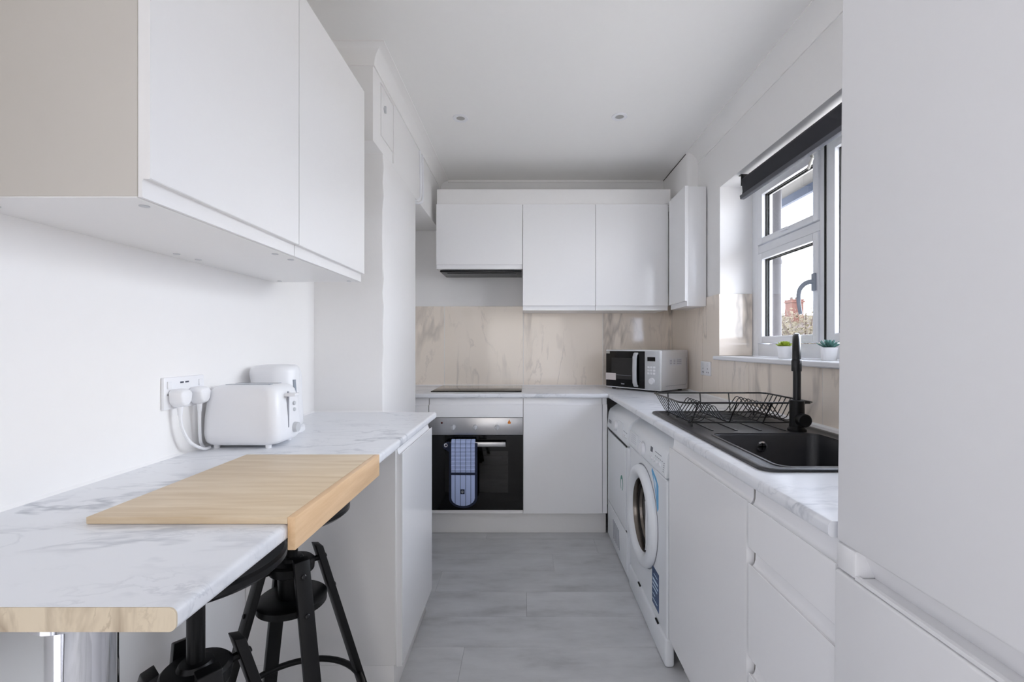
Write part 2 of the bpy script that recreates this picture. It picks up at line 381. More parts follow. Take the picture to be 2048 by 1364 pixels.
w2 = structure('fill_opening_left', loc=(XL - .1, -.6, 0))
gx0, gx1 = XL - .14, XL - .07; gm = (GY0 + GY1) / 2
obj('frame', MB().box(gx0, gx1, GY0, GY0 + .06, 0, 2.15).box(gx0, gx1, GY1 - .06, GY1, 0, 2.15).box(gx0, gx1, gm - .035, gm + .035, .06, 2.09).box(gx0, gx1, GY0 + .06, GY1 - .06, 2.09, 2.15).box(gx0, gx1, GY0 + .06, GY1 - .06, 0, .06), 'upvc', w2)
for a, c in ((GY0 + .06, gm - .035), (gm + .035, GY1 - .06)): obj('pane', bx(XL - .11, XL - .104, a, c, .06, 2.09), 'fill_tint_left', w2)

# pier with a slightly wavy hand-plastered arris, and the beam over it
mb = MB(); loops = []
for k in range(34):
    z = ZB * k / 33
    j1, j2, j3 = [random.uniform(-.0022, .0022) for _ in range(3)]
    if .91 < z < 2.06: j2 *= 1.6
    loops.append([(XL, YP0, z), (XB - .006, YP0 + j1 * .5, z), (XB - .0015 + j2, YP0 + .002, z), (XB + j2 * .4, YP0 + .008, z), (XB + j3 * .3, YP1 - .006, z), (XB - .003 + j3, YP1, z), (XL, YP1, z)])
structure('wall_left_pier', mb.loft(loops), 'rough_plaster', smooth=50)
beam = structure('wall_left_beam', bx(XL, XB, YBF, YB, ZB, ZC), 'wall_paint', bevel=.004)
# access hatch in the beam face
hat = thing('access_hatch', 'small white access hatch with a latch on the ceiling beam', 'hatch', (XB, 2.13, 2.17))
obj('panel', bx(XB, XB + .005, 2.035, 2.215, 2.15, 2.375), 'wall_paint', hat, bevel=.0015)
obj('frame', MB().box(XB, XB + .008, 2.217, 2.223, 2.10, 2.385).box(XB, XB + .008, 2.03, 2.217, 2.378, 2.385), 'wall_paint', hat, bevel=.001)
obj('latch', MB().lathe([(.011, 0), (.011, .004), (.008, .007)], (XB + .005, 2.075, 2.285), (1, 0, 0), 16).box(XB + .005, XB + .014, 2.071, 2.079, 2.27, 2.30), 'silver_plastic', hat)

# coving: concave quarter round
def cove_pts(c, n=8): return [(c + .006, 0), (c + .006, .005), (c, .005)] + [(c - (c - .006) * math.sin(R(90 * i / n)), c - (c - .005) * math.cos(R(90 * i / n))) for i in range(1, n)] + [(.006, c), (.006, c + .006), (0, c + .006), (0, 0)]
CP = cove_pts(0.060)
mb = MB(); rowsv = []
def sweep(fn_list): return MB().loft([[fn(a, bb) for a, bb in CP] for fn in fn_list])
structure('trim_1', sweep([lambda a, b_: (XL + a, YN, ZC - b_), lambda a, b_: (XL + a, YBF - a, ZC - b_), lambda a, b_: (XB + a, YBF - a, ZC - b_), lambda a, b_: (XB + a, YB, ZC - b_)]), 'ceiling_paint', smooth=30)
CP = cove_pts(0.072)
structure('trim_2', sweep([lambda a, b_: (XR - a, YN, ZC - b_), lambda a, b_: (XR - a, 2.955, ZC - b_)]), 'ceiling_paint', smooth=30)
structure('trim_3', bx(XB + .06, 1.05, YB - .012, YB, ZC - .018, ZC), 'ceiling_paint', bevel=.003)
# boxed-in corner beside the wall units
structure('wall_corner_boxing', MB().prism([(1.055, YB), (1.055, 2.985), (1.068, 2.963), (1.09, 2.955), (XR, 2.955), (XR, YB)], 'z', 2.19, ZC), 'wall_paint', smooth=60)
structure('trim_4', bx(1.0535, 1.0555, 2.985, YB, ZC - .006, ZC), 'gasket')

# ------------------------------------------------------------------ wall tiles
T, TG = 0.597, 0.003
def tile(parent, x0, x1, y0, y1, z0, z1):
    cx, cy, cz = (x0 + x1) / 2, (y0 + y1) / 2, (z0 + z1) / 2
    o = obj('tile', MB().box(x0 - cx, x1 - cx, y0 - cy, y1 - cy, z0 - cz, z1 - cz), 'tile_marble', parent, bevel=.0008, seg=1, local=True)
    o.location = Vector((cx, cy, cz)) - Vector(parent.location); return o
for a, c in ((XL, -.6150), (-.6110, -.0150), (-.0110, .5900), (.5940, XR - .009)):
    tile(wall_back, a, c, YB - .008, YB, WT + .004, 1.507)
obj('grout', bx(XL, XR, YB - .006, YB, WT, 1.505), 'grout', wall_back)
ys = [YB - .009, 2.868, 2.268, 1.708, 1.108, .79]
for i in range(5):
    a, c = ys[i + 1] + .002, ys[i] - .002
    segs = [(a, c)]
    if c <= WIN_Y1 + .001: segs = [(a, c, 1.126)]
    elif a < WIN_Y1: segs = [(WIN_Y1, c, 1.507), (a, WIN_Y1, 1.126)]
    else: segs = [(a, c, 1.507)]
    if a < WIN_Y0: segs = [(WIN_Y0, c, 1.126), (a, WIN_Y0, 1.507)] if c > WIN_Y0 else [(a, c, 1.507)]
    for q in segs: tile(wall_right, XR - .008, XR, q[0], q[1], WT + .004, q[2])
obj('grout', bx(XR - .006, XR, .79, YB, WT, 1.125), 'grout', wall_right)
# tiled lower part of the far window reveal
tile(wall_right, XR - .008, WIN_X - .004, WIN_Y1 - .008, WIN_Y1, WIN_Z0 + .002, 1.507)

# ------------------------------------------------------------------ window_1
win = structure('window_1', loc=(1.34, 1.86, WIN_Z0))
FX0, FX1 = WIN_X, 1.375
obj('frame', MB().box(FX0, FX1, WIN_Y1 - .068, WIN_Y1, WIN_Z0, WIN_Z1).box(FX0, FX1, WIN_Y0, WIN_Y0 + .068, WIN_Z0, WIN_Z1).box(FX0, FX1, WIN_Y0 + .068, WIN_Y1 - .068, WIN_Z0, 1.218).box(FX0, FX1, WIN_Y0 + .068, WIN_Y1 - .068, 2.085, WIN_Z1), 'upvc', win, bevel=.003)
obj('mullion', bx(FX0, FX1, 1.975, 2.022, 1.218, 2.085), 'upvc', win, bevel=.003)
obj('transom', bx(FX0, FX1, 2.022, 2.555, 1.722, 1.765), 'upvc', win, bevel=.003)
def sash(y0, y1, z0, z1, w0, w1, wz0, wz1):
    s = obj('sash', MB().box(FX0 - .008, FX1 - .012, y1 - w1, y1, z0, z1).box(FX0 - .008, FX1 - .012, y0, y0 + w0, z0, z1).box(FX0 - .008, FX1 - .012, y0 + w0, y1 - w1, z0, z0 + wz0).box(FX0 - .008, FX1 - .012, y0 + w0, y1 - w1, z1 - wz1, z1), 'upvc', win, bevel=.004)
    obj('pane', bx(1.330, 1.336, y0 + w0, y1 - w1, z0 + wz0, z1 - wz1), 'window_glass', s)
    t_ = .004
    a, c, e0, e1 = y0 + w0, y1 - w1, z0 + wz0, z1 - wz1
    obj('gasket', MB().box(1.322, 1.33, c - t_, c, e0, e1).box(1.322, 1.33, a, a + t_, e0, e1).box(1.322, 1.33, a, c, e0, e0 + .0015).box(1.322, 1.33, a, c, e1 - t_, e1), 'gasket', s)
    obj('outer_gasket', MB().box(1.336, 1.342, c - .010, c, e0, e1).box(1.336, 1.342, a, c, e1 - .008, e1), 'gasket', s)
    return s
s1 = sash(2.024, 2.553, 1.222, 1.719, .037, .050, .038, .036)
s2 = sash(2.024, 2.553, 1.769, 2.082, .037, .050, .034, .040)
s3 = sash(1.172, 1.968, 1.222, 2.082, .050, .055, .040, .040)
obj('gap_seal', MB().box(FX0 - .002, FX0 + .02, 2.5532, 2.5562, 1.222, 1.719), 'gasket', win)
obj('gap_seal', MB().box(FX0 - .010, FX0 + .02, 1.9682, 1.9775, 1.222, 2.082), 'gasket', win)
hp = smooth_path([(1.300, 2.045, 1.498), (1.272, 2.062, 1.492), (1.252, 2.075, 1.462), (1.250, 2.078, 1.41), (1.254, 2.07, 1.352)], 6)
hd = thing('window_handle', 'curved grey lever handle on the far window sash', 'handle', (1.30, 2.045, 1.35))
obj('lever', MB().tube(hp, [.012 - .004 * i / len(hp) for i in range(len(hp))], 10), 'handle_grey', hd)
obj('backplate', bx(1.292, 1.3021, 2.030, 2.058, 1.455, 1.535), 'handle_grey', hd, bevel=.004)
vl = tag(obj('vent_catch', MB().box(1.288, 1.3021, 2.24, 2.30, 1.784, 1.798).tube([(1.29, 2.25, 1.79), (1.275, 2.265, 1.785), (1.275, 2.29, 1.782)], .004, 8), 'upvc', bevel=.0), 'small white catch under the top vent of the window', 'catch')
# sill
sill = structure('trim_5', MB().prism([(1.088, WIN_Z0 - .004), (1.092, WIN_Z0), (WIN_X + .002, WIN_Z0), (WIN_X + .002, WIN_Z0 - .02), (1.094, WIN_Z0 - .022), (1.088, WIN_Z0 - .017)], 'y', WIN_Y0 - .03, WIN_Y1 + .012), 'upvc')

# ------------------------------------------------------------------ roller blind
bl = thing('roller_blind', 'black roller blind rolled up at the top of the window', 'blind', (1.17, 1.76, 1.985))
obj('tube', MB().lathe([(.019, 0), (.022, .001), (.022, 1.299), (.019, 1.30)], (1.172, 1.12, 2.083), (0, 1, 0), 24), 'blind_roll', bl)
obj('fabric', MB().prism([(1.149, 2.085), (1.151, 2.085), (1.1565, 2.03), (1.1525, 2.004), (1.1505, 2.004), (1.1545, 2.03)], 'y', 1.13, 2.415), 'blind_fabric', bl)
obj('bottom_bar', MB().prism([(1.140, 2.006), (1.158, 2.010), (1.170, 1.992), (1.164, 1.985), (1.143, 1.986)], 'y', 1.13, 2.418), 'blind_bar', bl, bevel=.002)
obj('bracket', MB().box(1.150, 1.192, 2.421, 2.426, 2.06, WIN_Z1).box(1.150, 1.20, 2.424, 2.45, WIN_Z1 - .004, WIN_Z1), 'black_satin', bl, bevel=.001)
hook = tag(obj('blind_cord_hook', MB().tube([(1.20, 1.92, 2.02), (1.20, 1.90, 2.00), (1.19, 1.885, 1.985), (1.19, 1.90, 1.965), (1.20, 1.925, 1.96), (1.21, 1.93, 1.985)], .006, 8).box(1.185, 1.215, 1.905, 1.935, 2.018, 2.024), 'clear_plastic', bevel=.0), 'clear plastic clip hanging at the window mullion below the blind', 'clip')

# ------------------------------------------------------------------ outside the window
structure('ground', bx(1.45, 90, -40, 90, -2.8, -2.6), 'bounce_ground')  # unseen ground, made pale to bounce skylight up to the ceiling
dp = thing('drainpipe', 'grey drainpipe running down outside the far side of the window', 'drainpipe', (1.60, 2.895, -2.6))
obj('pipe', MB().tube([(1.60, 2.895, -2.6), (1.60, 2.895, 2.6)], .029, 16), 'pipe_grey', dp)
for z in (1.74, .3, -1.2): obj('bracket', MB().lathe([(.033, -.012), (.033, .012)], (1.60, 2.895, z), (0, 0, 1), 16).box(1.41, 1.60, 2.88, 2.91, z - .01, z + .01), 'pipe_grey', dp)
ev = thing('roof_eaves', 'white soffit and gutter of the eaves above the window', 'eaves', (1.75, 2.2, 2.33))
obj('soffit', bx(1.40, 2.02, -.5, 4.6, 2.36, 2.38), 'soffit_white', ev)
obj('fascia', bx(2.02, 2.05, -.5, 4.6, 2.30, 2.50), 'fascia_blue', ev)
obj('gutter', MB().prism([(2.05 + .055 - .055 * math.cos(R(a)), 2.44 - .055 * math.sin(R(a))) for a in range(0, 181, 15)], 'y', -.5, 4.6), 'pipe_grey', ev)
hs = thing('neighbouring_house', 'brick chimney and tiled roof of the house beyond the garden', 'house', (17.6, 30, -2.6))
obj('walls', bx(13.0, 24.0, 27.5, 33.5, -2.6, 1.6), 'render_wall', hs)
obj('roof', MB().loft([[(12.7, 27.0, 1.5), (12.7, 34.0, 1.5), (12.7, 30.5, 3.25)], [(24.3, 27.0, 1.5), (24.3, 34.0, 1.5), (24.3, 30.5, 3.25)]]), 'roof_tile', hs)
ch = obj('chimney', bx(17.25, 18.0, 29.4, 30.2, 2.2, 4.12), 'brick', hs)
obj('chimney_cap', MB().box(17.19, 18.06, 29.34, 30.26, 4.0, 4.1).box(17.22, 18.03, 29.37, 30.23, 4.12, 4.2), 'brick', ch)
for x in (17.45, 17.8): obj('chimney_pot', MB().lathe([(.10, 4.2), (.09, 4.34), (.11, 4.36)], (x, 29.8, 0), n=12), 'roof_tile', ch)
def tree(loc, rx, rz, zc, n, label, seed, bare=False):
    rnd = random.Random(seed); t_ = thing('tree', label, 'tree', loc, group='trees in the garden outside')
    x, y, z = loc; obj('trunk', MB().tube([(x, y, z), (x + .1, y, z + 1.4), (x, y + .1, zc)], [.22, .16, .08], 8), 'bark', t_)
    mbr = MB()
    for k in range(26):
        a = rnd.uniform(0, 6.28); r = rnd.uniform(.5, 1.0) * rx; h = zc + rnd.uniform(-.3, 1.0) * rz * 1.15
        mid = Vector((x + r * .4 * math.cos(a), y + r * .4 * math.sin(a), zc + (h - zc) * .3))
        mbr.tube([(x, y, zc - rz * .5), mid, (x + r * math.cos(a), y + r * math.sin(a), h)], [.05, .035, .012], 5)
    obj('branches', mbr, 'bark', t_)
    mbl = MB()
    for k in range(n):
        d = Vector((rnd.gauss(0, 1), rnd.gauss(0, 1), rnd.gauss(0, 1))).normalized() * (rnd.random() ** .4)
        c = Vector((x + d.x * rx, y + d.y * rx, zc + d.z * rz)); u = Vector((rnd.gauss(0, 1), rnd.gauss(0, 1), rnd.gauss(0, 1))).normalized(); w = u.orthogonal().normalized()
        s_ = rnd.uniform(.05, .11); mbl.add([c - u * s_, c + w * s_ * .6, c + u * s_, c - w * s_ * .6], [(0, 1, 2, 3)])
    o = obj('foliage', mbl, 'autumn_leaf', t_, kind='stuff')
tree((12.9, 21.0, -2.6), 1.9, 2.3, .75, 4200, 'yellowing tree outside standing nearest the chimney', 3)
tree((17.6, 24.6, -2.6), 2.3, 2.9, 1.3, 5200, 'taller yellowing tree outside farthest right in the window', 5)
tree((13.6, 24.3, -2.6), 1.2, 2.0, .9, 2600, 'small yellowing tree outside beside the drainpipe', 8)

# ------------------------------------------------------------------ cabinet doors
def jtop(d0, z0, z1, zl, s=1):
    """base door profile (depth outwards, z): recessed grip channel along the top edge"""
    return [(d0, z0), (d0 + s * .018, z0), (d0 + s * .020, z0 + .002), (d0 + s * .020, zl - .001), (d0 + s * .0185, zl), (d0 + s * .014, zl - .004), (d0 + s * .009, zl - .005), (d0 + s * .005, zl), (d0 + s * .003, zl + .008), (d0 + s * .002, z1), (d0, z1)]
def jbottom(d0, z0, z1, zl, s=1):
    """wall door profile: set-back grip lip along the bottom edge"""
    return [(d0, z0), (d0 + s * .007, z0), (d0 + s * .007, zl - .003), (d0 + s * .009, zl), (d0 + s * .0185, zl), (d0 + s * .020, zl + .0015), (d0 + s * .020, z1 - .0015), (d0 + s * .0185, z1), (d0, z1)]
G = .0015   # half gap

# -- left wall units
WZ0, WZ1, WZL = 1.452, 2.181, 1.483
cat_l = 'wall units above the breakfast bar'
for nm, (y0, y1) in {'nearest the camera with its pale end panel showing': (.744, 1.2365), 'farther from the camera beside the plastered pier': (1.2365, 1.741)}.items():
    t_ = thing('wall_cabinet', 'white wall cabinet above the breakfast bar, ' + nm, 'cabinet', ((XL - .633) / 2, (y0 + y1) / 2, WZ0), group=cat_l)
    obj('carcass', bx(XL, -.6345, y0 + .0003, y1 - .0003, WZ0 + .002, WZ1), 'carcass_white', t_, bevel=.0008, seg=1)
    obj('bottom_panel', bx(XL, -.6345, y0 + .0003, y1 - .0003, WZ0, WZ0 + .002), 'satin_white', t_)
    obj('door', MB().prism(jbottom(-.634, WZ0 + .001, WZ1, WZL), 'y', y0 + G, y1 - G), 'satin_white', t_)
    for (fx, fy) in ((-.66, y0 + .045), (-.66, y1 - .035), (-.92, y0 + .045), (-.92, y1 - .035)):
        obj('fixing_cap', MB().lathe([(.008, 0), (.008, -.0015), (.005, -.002)], (fx, fy, WZ0), n=12), 'silver_plastic', t_)

# -- back wall units
YD = 3.125
def wall_unit(x0, x1, z0, label, zl):
    t_ = thing('wall_cabinet', label, 'cabinet', ((x0 + x1) / 2, YD + .17, z0), group='wall units over the hob run')
    obj('carcass', bx(x0 + .001, x1 - .001, YD + .021, YB - .009, z0 + .002, WZ1), 'satin_white', t_, bevel=.0008, seg=1)
    obj('door', MB().prism([(YD + .02 - (d - 0), z) for d, z in jbottom(0, z0, WZ1, zl)], 'x', x0 + G, x1 - G), 'gloss_white', t_)
    return t_
wall_unit(-.611, -.016, 1.737, 'short white wall cabinet over the extractor and hob', 1.766)
wall_unit(-.016, .485, WZ0, 'tall white wall cabinet right beside the extractor unit', WZL)
wall_unit(.485, .985, WZ0, 'tall white wall cabinet directly above the microwave', WZL)
t_ = thing('wall_cabinet', 'narrow white corner cabinet on the window wall', 'cabinet', (1.06, 2.94, WZ0))
obj('carcass', bx(1.003, XR - .009, 2.80, 3.10, WZ0, WZ1 + .008), 'gloss_white', t_, bevel=.001)
obj('door', MB().prism([(1.0 - d, z) for d, z in jbottom(0, WZ0, WZ1 + .008, WZL)], 'y', 2.788, 3.096), 'gloss_white', t_)
tag(obj('cabinet_filler', bx(-.608, 1.005, YD + .018, YD + .036, WZ1 + .001, 2.289), 'satin_white', bevel=.001), 'long white filler panel along the top of the back wall cabinets', 'filler panel')
eh = thing('extractor_hood', 'black slim extractor under the short wall cabinet', 'extractor', (-.31, 3.3, 1.717))
obj('visor', bx(-.595, -.024, YD + .06, YB - .02, 1.725, 1.7365), 'black_satin', eh, bevel=.002)
obj('filter', bx(-.55, -.06, YD + .10, YB - .06, 1.720, 1.725), 'black_satin', eh)

# -- back base run
YF = 2.886
t_ = thing('base_filler', 'narrow white filler panel left of the oven', 'filler panel', (-.78, YF + .2, .15))
obj('panel', MB().prism([(YF + .02 - d, z) for d, z in jtop(0, .145, WB - .003, .832)], 'x', XL + .002, -.6125), 'gloss_white', t_)
t_ = thing('oven_housing', 'white housing unit around the built-in oven', 'cabinet', (-.31, YF + .3, .145))
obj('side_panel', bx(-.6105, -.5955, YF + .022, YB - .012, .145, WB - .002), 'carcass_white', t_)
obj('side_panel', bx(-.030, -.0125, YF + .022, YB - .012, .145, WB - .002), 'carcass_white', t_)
obj('fascia', MB().prism([(YF + .02 - d, z) for d, z in jtop(0, .753, WB - .003, .835)], 'x', -.608, -.0135), 'gloss_white', t_)
t_ = thing('base_cabinet', 'white base cabinet with a plain door right of the oven', 'cabinet', (.24, YF + .3, .145))
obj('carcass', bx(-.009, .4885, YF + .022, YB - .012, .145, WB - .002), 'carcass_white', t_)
obj('door', MB().prism([(YF + .02 - d, z) for d, z in jtop(0, .143, WB - .003, .835)], 'x', -.0105, .4895), 'gloss_white', t_)
tag(obj('corner_post', MB().prism([(YF + .02 - d, z) for d, z in jtop(0, .145, WB - .003, .835)], 'x', .4925, .5215), 'gloss_white'), 'slim white corner post between base door and tumble dryer', 'filler panel')
tag(obj('plinth', bx(XL + .002, .5215, YF + .052, YF + .068, .001, .142), 'satin_white', bevel=.001), 'white plinth under the oven and base door', 'plinth')

# -- right base run
XD = .535
def right_front(y0, y1, z0, z1, zl): return MB().prism([(XD + .02 - d, z) for d, z in jtop(0, z0, z1, zl)], 'y', y0, y1)
t_ = thing('base_cabinet', 'white base cabinet below the black sink', 'cabinet', (.83, 1.39, .12))
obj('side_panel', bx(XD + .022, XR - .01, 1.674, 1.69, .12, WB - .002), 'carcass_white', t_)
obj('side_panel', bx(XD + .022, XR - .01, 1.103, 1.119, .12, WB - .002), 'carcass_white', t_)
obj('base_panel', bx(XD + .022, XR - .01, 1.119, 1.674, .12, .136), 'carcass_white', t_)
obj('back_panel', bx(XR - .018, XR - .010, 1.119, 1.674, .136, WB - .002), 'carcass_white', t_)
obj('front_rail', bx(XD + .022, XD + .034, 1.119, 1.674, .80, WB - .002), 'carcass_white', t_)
obj('door', right_front(1.100, 1.688, .118, WB - .003, .834), 'gloss_white', t_)
t_ = thing('drawer_cabinet', 'white three-drawer base cabinet beside the fridge freezer', 'cabinet', (.83, .94, .12))
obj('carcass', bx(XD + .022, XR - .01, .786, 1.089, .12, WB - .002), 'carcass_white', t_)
for z0, z1, zl in ((.726, WB - .003, .834), (.466, .7205, .688), (.118, .4605, .427)): obj('drawer_front', right_front(.784, 1.0905, z0, z1, zl), 'gloss_white', t_)
tag(obj('plinth', bx(XD + .055, XD + .07, .784, 1.69, .001, .116), 'satin_white', bevel=.001), 'white plinth under the sink cabinet and drawers', 'plinth')

# -- left base cabinet under the bar
t_ = thing('base_cabinet', 'white base cabinet closing the far end of the breakfast bar', 'cabinet', (-.70, 1.82, .11))
obj('carcass', MB().box(XL + .001, -.4445, 1.565, YP0 - .002, .11, WB - .002), 'satin_white', t_, bevel=.001, seg=1)
obj('door', MB().prism(jtop(-.444, .10, WB - .004, .838), 'y', 1.573, YP0 - .004), 'gloss_white', t_)
tag(obj('plinth', bx(XL + .001, -.452, 1.568, YP0 - .002, .001, .108), 'satin_white', bevel=.001), 'white plinth under the cabinet at the end of the breakfast bar', 'plinth')

# ------------------------------------------------------------------ worktops
def nose(xf, xb, s):
    """section with a rounded front edge at xf (s = +1 if the top runs towards +), (u, z)"""
    r = .009; pts = []
    for i in range(7):
        a = R(90 * i / 6); pts.append((xf + s * (r - r * math.sin(a)), WB + r - r * math.cos(a)))
    pts = [(xf + s * (r - r * math.sin(R(15 * i))), WB + r - r * math.cos(R(15 * i))) for i in range(7)] + [(xf + s * (r - r * math.cos(R(15 * i))), WT - r + r * math.sin(R(15 * i))) for i in range(7)]
    return pts + [(xb, WT), (xb, WB)]
tag(obj('worktop', MB().prism(nose(2.866, YB - .009, 1), 'x', XL + .001, .523), 'laminate_marble'), 'white marble-effect worktop under the hob along the back wall', 'worktop')
SX0, SX1, SY0, SY1 = .57, 1.05, 1.088, 2.068
wt = thing('worktop', 'white marble-effect worktop carrying the sink under the window', 'worktop', (.82, 2.1, WB))
XBK = XR - .009
obj('slab', MB().prism(nose(.524, SX0 + .016, 1), 'y', .789, 3.456).box(SX0 + .016, XBK, SY1 - .016, 3.456, WB, WT).box(SX0 + .016, XBK, .789, SY0 + .016, WB, WT).box(SX1 - .016, XBK, SY0 + .016, SY1 - .016, WB, WT), 'laminate_marble', wt)
obj('end_edging', MB().prism(nose(.524, XBK, 1), 'y', .787, .789), 'laminate_marble', wt)
wt = thing('breakfast_bar_top', 'long white marble-effect bar top along the left wall', 'worktop', (-.68, 1.3, WB))
obj('slab', MB().prism(nose(-.404, XL + .001, -1), 'y', .529, YP0 - .001), 'laminate_marble', wt)
obj('end_edging', MB().prism(nose(-.404, XL + .001, -1), 'y', .527, .529), 'end_edging_beige', wt)['label'] = 'beige veined edging strip'
structure('trim_6', MB().prism([(XL, WT), (XL + .006, WT), (XL, WT + .006)], 'y', .53, YP0), 'sealant')
structure('trim_7', MB().prism([(YB - .008, WT), (YB - .014, WT), (YB - .008, WT + .006)], 'x', XL, XR - .008), 'sealant')
structure('trim_8', MB().prism([(XR - .008, WT), (XR - .015, WT), (XR - .008, WT + .007)], 'y', .79, YB - .008), 'sealant')
structure('trim_9', MB().prism([(YP0, WT), (YP0 - .006, WT), (YP0, WT + .006)], 'x', XL, XB), 'sealant')
lg = thing('chrome_post', 'shiny chrome post holding up the near end of the breakfast bar', 'post', (-.568, .585, 0))
obj('post', MB().lathe([(.035, .01), (.035, .87)], (-.568, .585, 0), n=40), 'chrome', lg)
obj('foot', MB().lathe([(.052, 0), (.052, .006), (.036, .012)], (-.568, .585, 0), n=32), 'chrome', lg)
obj('top_plate', MB().lathe([(.05, .868), (.05, WB)], (-.568, .585, 0), n=32), 'chrome', lg)

# bamboo worktop saver hooked over the bar edge
bd = thing('bamboo_board', 'bamboo chopping board with a lip hooked over the bar edge', 'chopping board', (-.57, .99, WT))
obj('top', bx(-.746, -.4037, .773, 1.219, WT + .0005, WT + .0125), 'bamboo', bd, bevel=.0012)
obj('front_lip', bx(-.4037, -.390, .773, 1.219, .862, WT + .0125), 'bamboo_lip', bd, bevel=.0012)

# ------------------------------------------------------------------ hob and oven
hb = thing('hob', 'black glass hob set into the back worktop', 'hob', (-.317, 3.19, WT))
obj('glass', bx(-.614, -.022, 2.962, 3.405, WT + .0005, WT + .006), 'black_glass', hb, bevel=.0015)
for cx, cy, r in ((-.47, 3.08, .09), (-.18, 3.08, .075), (-.47, 3.29, .075), (-.18, 3.29, .09)):
    obj('zone_ring', MB().loft([[(cx + q * math.cos(2 * math.pi * k / 40), cy + q * math.sin(2 * math.pi * k / 40), WT + .0062) for k in range(40)] for q in (r, r - .0015)], False, False), 'print_grey', hb)
ov = thing('built_in_oven', 'black glass built-in oven with a steel control panel', 'oven', (-.31, YF + .25, .165))
OX0, OX1 = -.6075, -.0135
obj('control_panel', bx(OX0, OX1, YF - .004, YF + .02, .643, .7515), 'steel', ov, bevel=.0015)
for k, px in enumerate((906.9, 950.7, 994.2)):
    x = (px - VX) / 316.0
    kn = obj('knob', MB().lathe([(.0155, 0), (.0145, .018), (.0125, .021), (.0, .0215)], (x, YF - .004, .693), (0, -1, 0), 24, cap=False), 'silver_plastic', ov)
    obj('knob_grip', bx(x - .0025, x + .0025, YF - .030, YF - .012, .681, .706), 'silver_plastic', kn, bevel=.001)
    for a in range(0, 360, 60):
        obj('dial_mark', MB().lathe([(.0018, 0), (.0018, .0004)], (x + .025 * math.cos(R(a + 30)), YF - .004, .693 + .025 * math.sin(R(a + 30))), (0, -1, 0), 8), 'print_grey', kn)
obj('indicator_lamp', MB().lathe([(.0065, 0), (.0065, .002), (.005, .003)], ((883.6 - VX) / 316, YF - .004, .720), (0, -1, 0), 16), 'red_lamp', ov)
fx, fz = (1018.6 - VX) / 316, .724
obj('flame_mark', MB().prism([(fx - .009, fz - .010), (fx + .009, fz - .010), (fx + .010, fz + .001), (fx + .004, fz + .006), (fx + .001, fz + .019), (fx - .005, fz + .008), (fx - .010, fz + .001)], 'y', YF - .0046, YF - .004), 'amber_lamp', ov)
wx0, wx1, wz0, wz1 = -.510, -.108, .276, .541
dr = obj('door', MB().box(OX0, wx0, YF - .002, YF + .02, .1665, .641).box(wx1, OX1, YF - .002, YF + .02, .1665, .641).box(wx0, wx1, YF - .002, YF + .02, .1665, wz0).box(wx0, wx1, YF - .002, YF + .02, wz1, .641), 'black_glass', ov)
obj('window_pane', bx(wx0, wx1, YF + .001, YF + .004, wz0, wz1), 'oven_glass', dr)
hy = YF - .040
hnd = obj('handle', MB().box(-.495, -.121, hy - .008, hy + .006, .578, .606), 'steel', ov, bevel=.002)
for x in (-.478, -.145): obj('handle_mount', bx(x - .008, x + .008, hy + .006, YF - .002, .585, .60), 'steel', hnd)
cav = MB().box(wx0 - .01, wx1 + .01, YF + .38, YF + .385, wz0 - .03, wz1 + .03).box(wx0 - .015, wx0 - .01, YF + .021, YF + .385, wz0 - .03, wz1 + .03).box(wx1 + .01, wx1 + .015, YF + .021, YF + .385, wz0 - .03, wz1 + .03).box(wx0 - .01, wx1 + .01, YF + .021, YF + .385, wz0 - .035, wz0 - .03).box(wx0 - .01, wx1 + .01, YF + .021, YF + .385, wz1 + .03, wz1 + .035)
obj('cavity', cav, 'oven_cavity', ov)
ir = obj('grill_tray', MB().box(wx0 + .01, wx1 - .005, YF + .06, YF + .34, .478, .482), 'oven_cavity', ov)
obj('tray_handle', MB().tube([(-.30, YF + .045, .497), (-.285, YF + .03, .480), (-.275, YF + .028, .474), (-.16, YF + .028, .474), (-.146, YF + .03, .478), (-.144, YF + .04, .497)], .003, 8).tube([(-.33, YF + .045, .498), (-.11, YF + .045, .498)], .003, 8), 'chrome', ir)
for yy in (.06, .3): obj('shelf_wire', MB().tube([(wx0, YF + yy, .44), (wx1, YF + yy, .44)], .0025, 6), 'chrome', ov)
obj('bottom_trim', bx(OX0, OX1, YF, YF + .02, .146, .1655), 'satin_white', ov)

# oven glove over the handle
GX0, GX1 = -.472, -.296
gl = thing('oven_glove', 'blue striped double oven glove hanging over the oven handle', 'oven glove', (-.384, hy - .02, .20))
yf = hy - .022
def glove_outline(ins, zt, zb, n=10):
    x0, x1 = GX0 + ins, GX1 - ins; r = .078 - ins; zb = zb + ins; pts = [(x0, zt), (x0, zb + r * .8)]
    for i in range(1, n): a = R(180 + 180 * i / n); cx = (x0 + x1) / 2; pts.append((cx + (x1 - x0) / 2 * math.cos(a) , zb + r * .8 + r * .8 * math.sin(a)))
    return pts + [(x1, zb + r * .8), (x1, zt)]
def slab(out, ya, yb_): return MB().loft([[(x, ya, z) for x, z in out], [(x, yb_, z) for x, z in out]])
obj('binding', slab(glove_outline(0, .604, .20), yf - .003, yf + .010), 'navy_cloth', gl, bevel=.004, seg=2)
obj('drape', MB().prism([(yf - .004, .60), (yf + .0, .620), (hy - .004, .626), (hy + .010, .622), (hy + .018, .605), (hy + .018, .45), (hy + .009, .45), (hy + .0085, .600), (hy + .004, .611), (hy - .010, .612), (yf + .008, .60)], 'x', GX0 + .015, GX1 - .015), 'glove_quilted', gl)
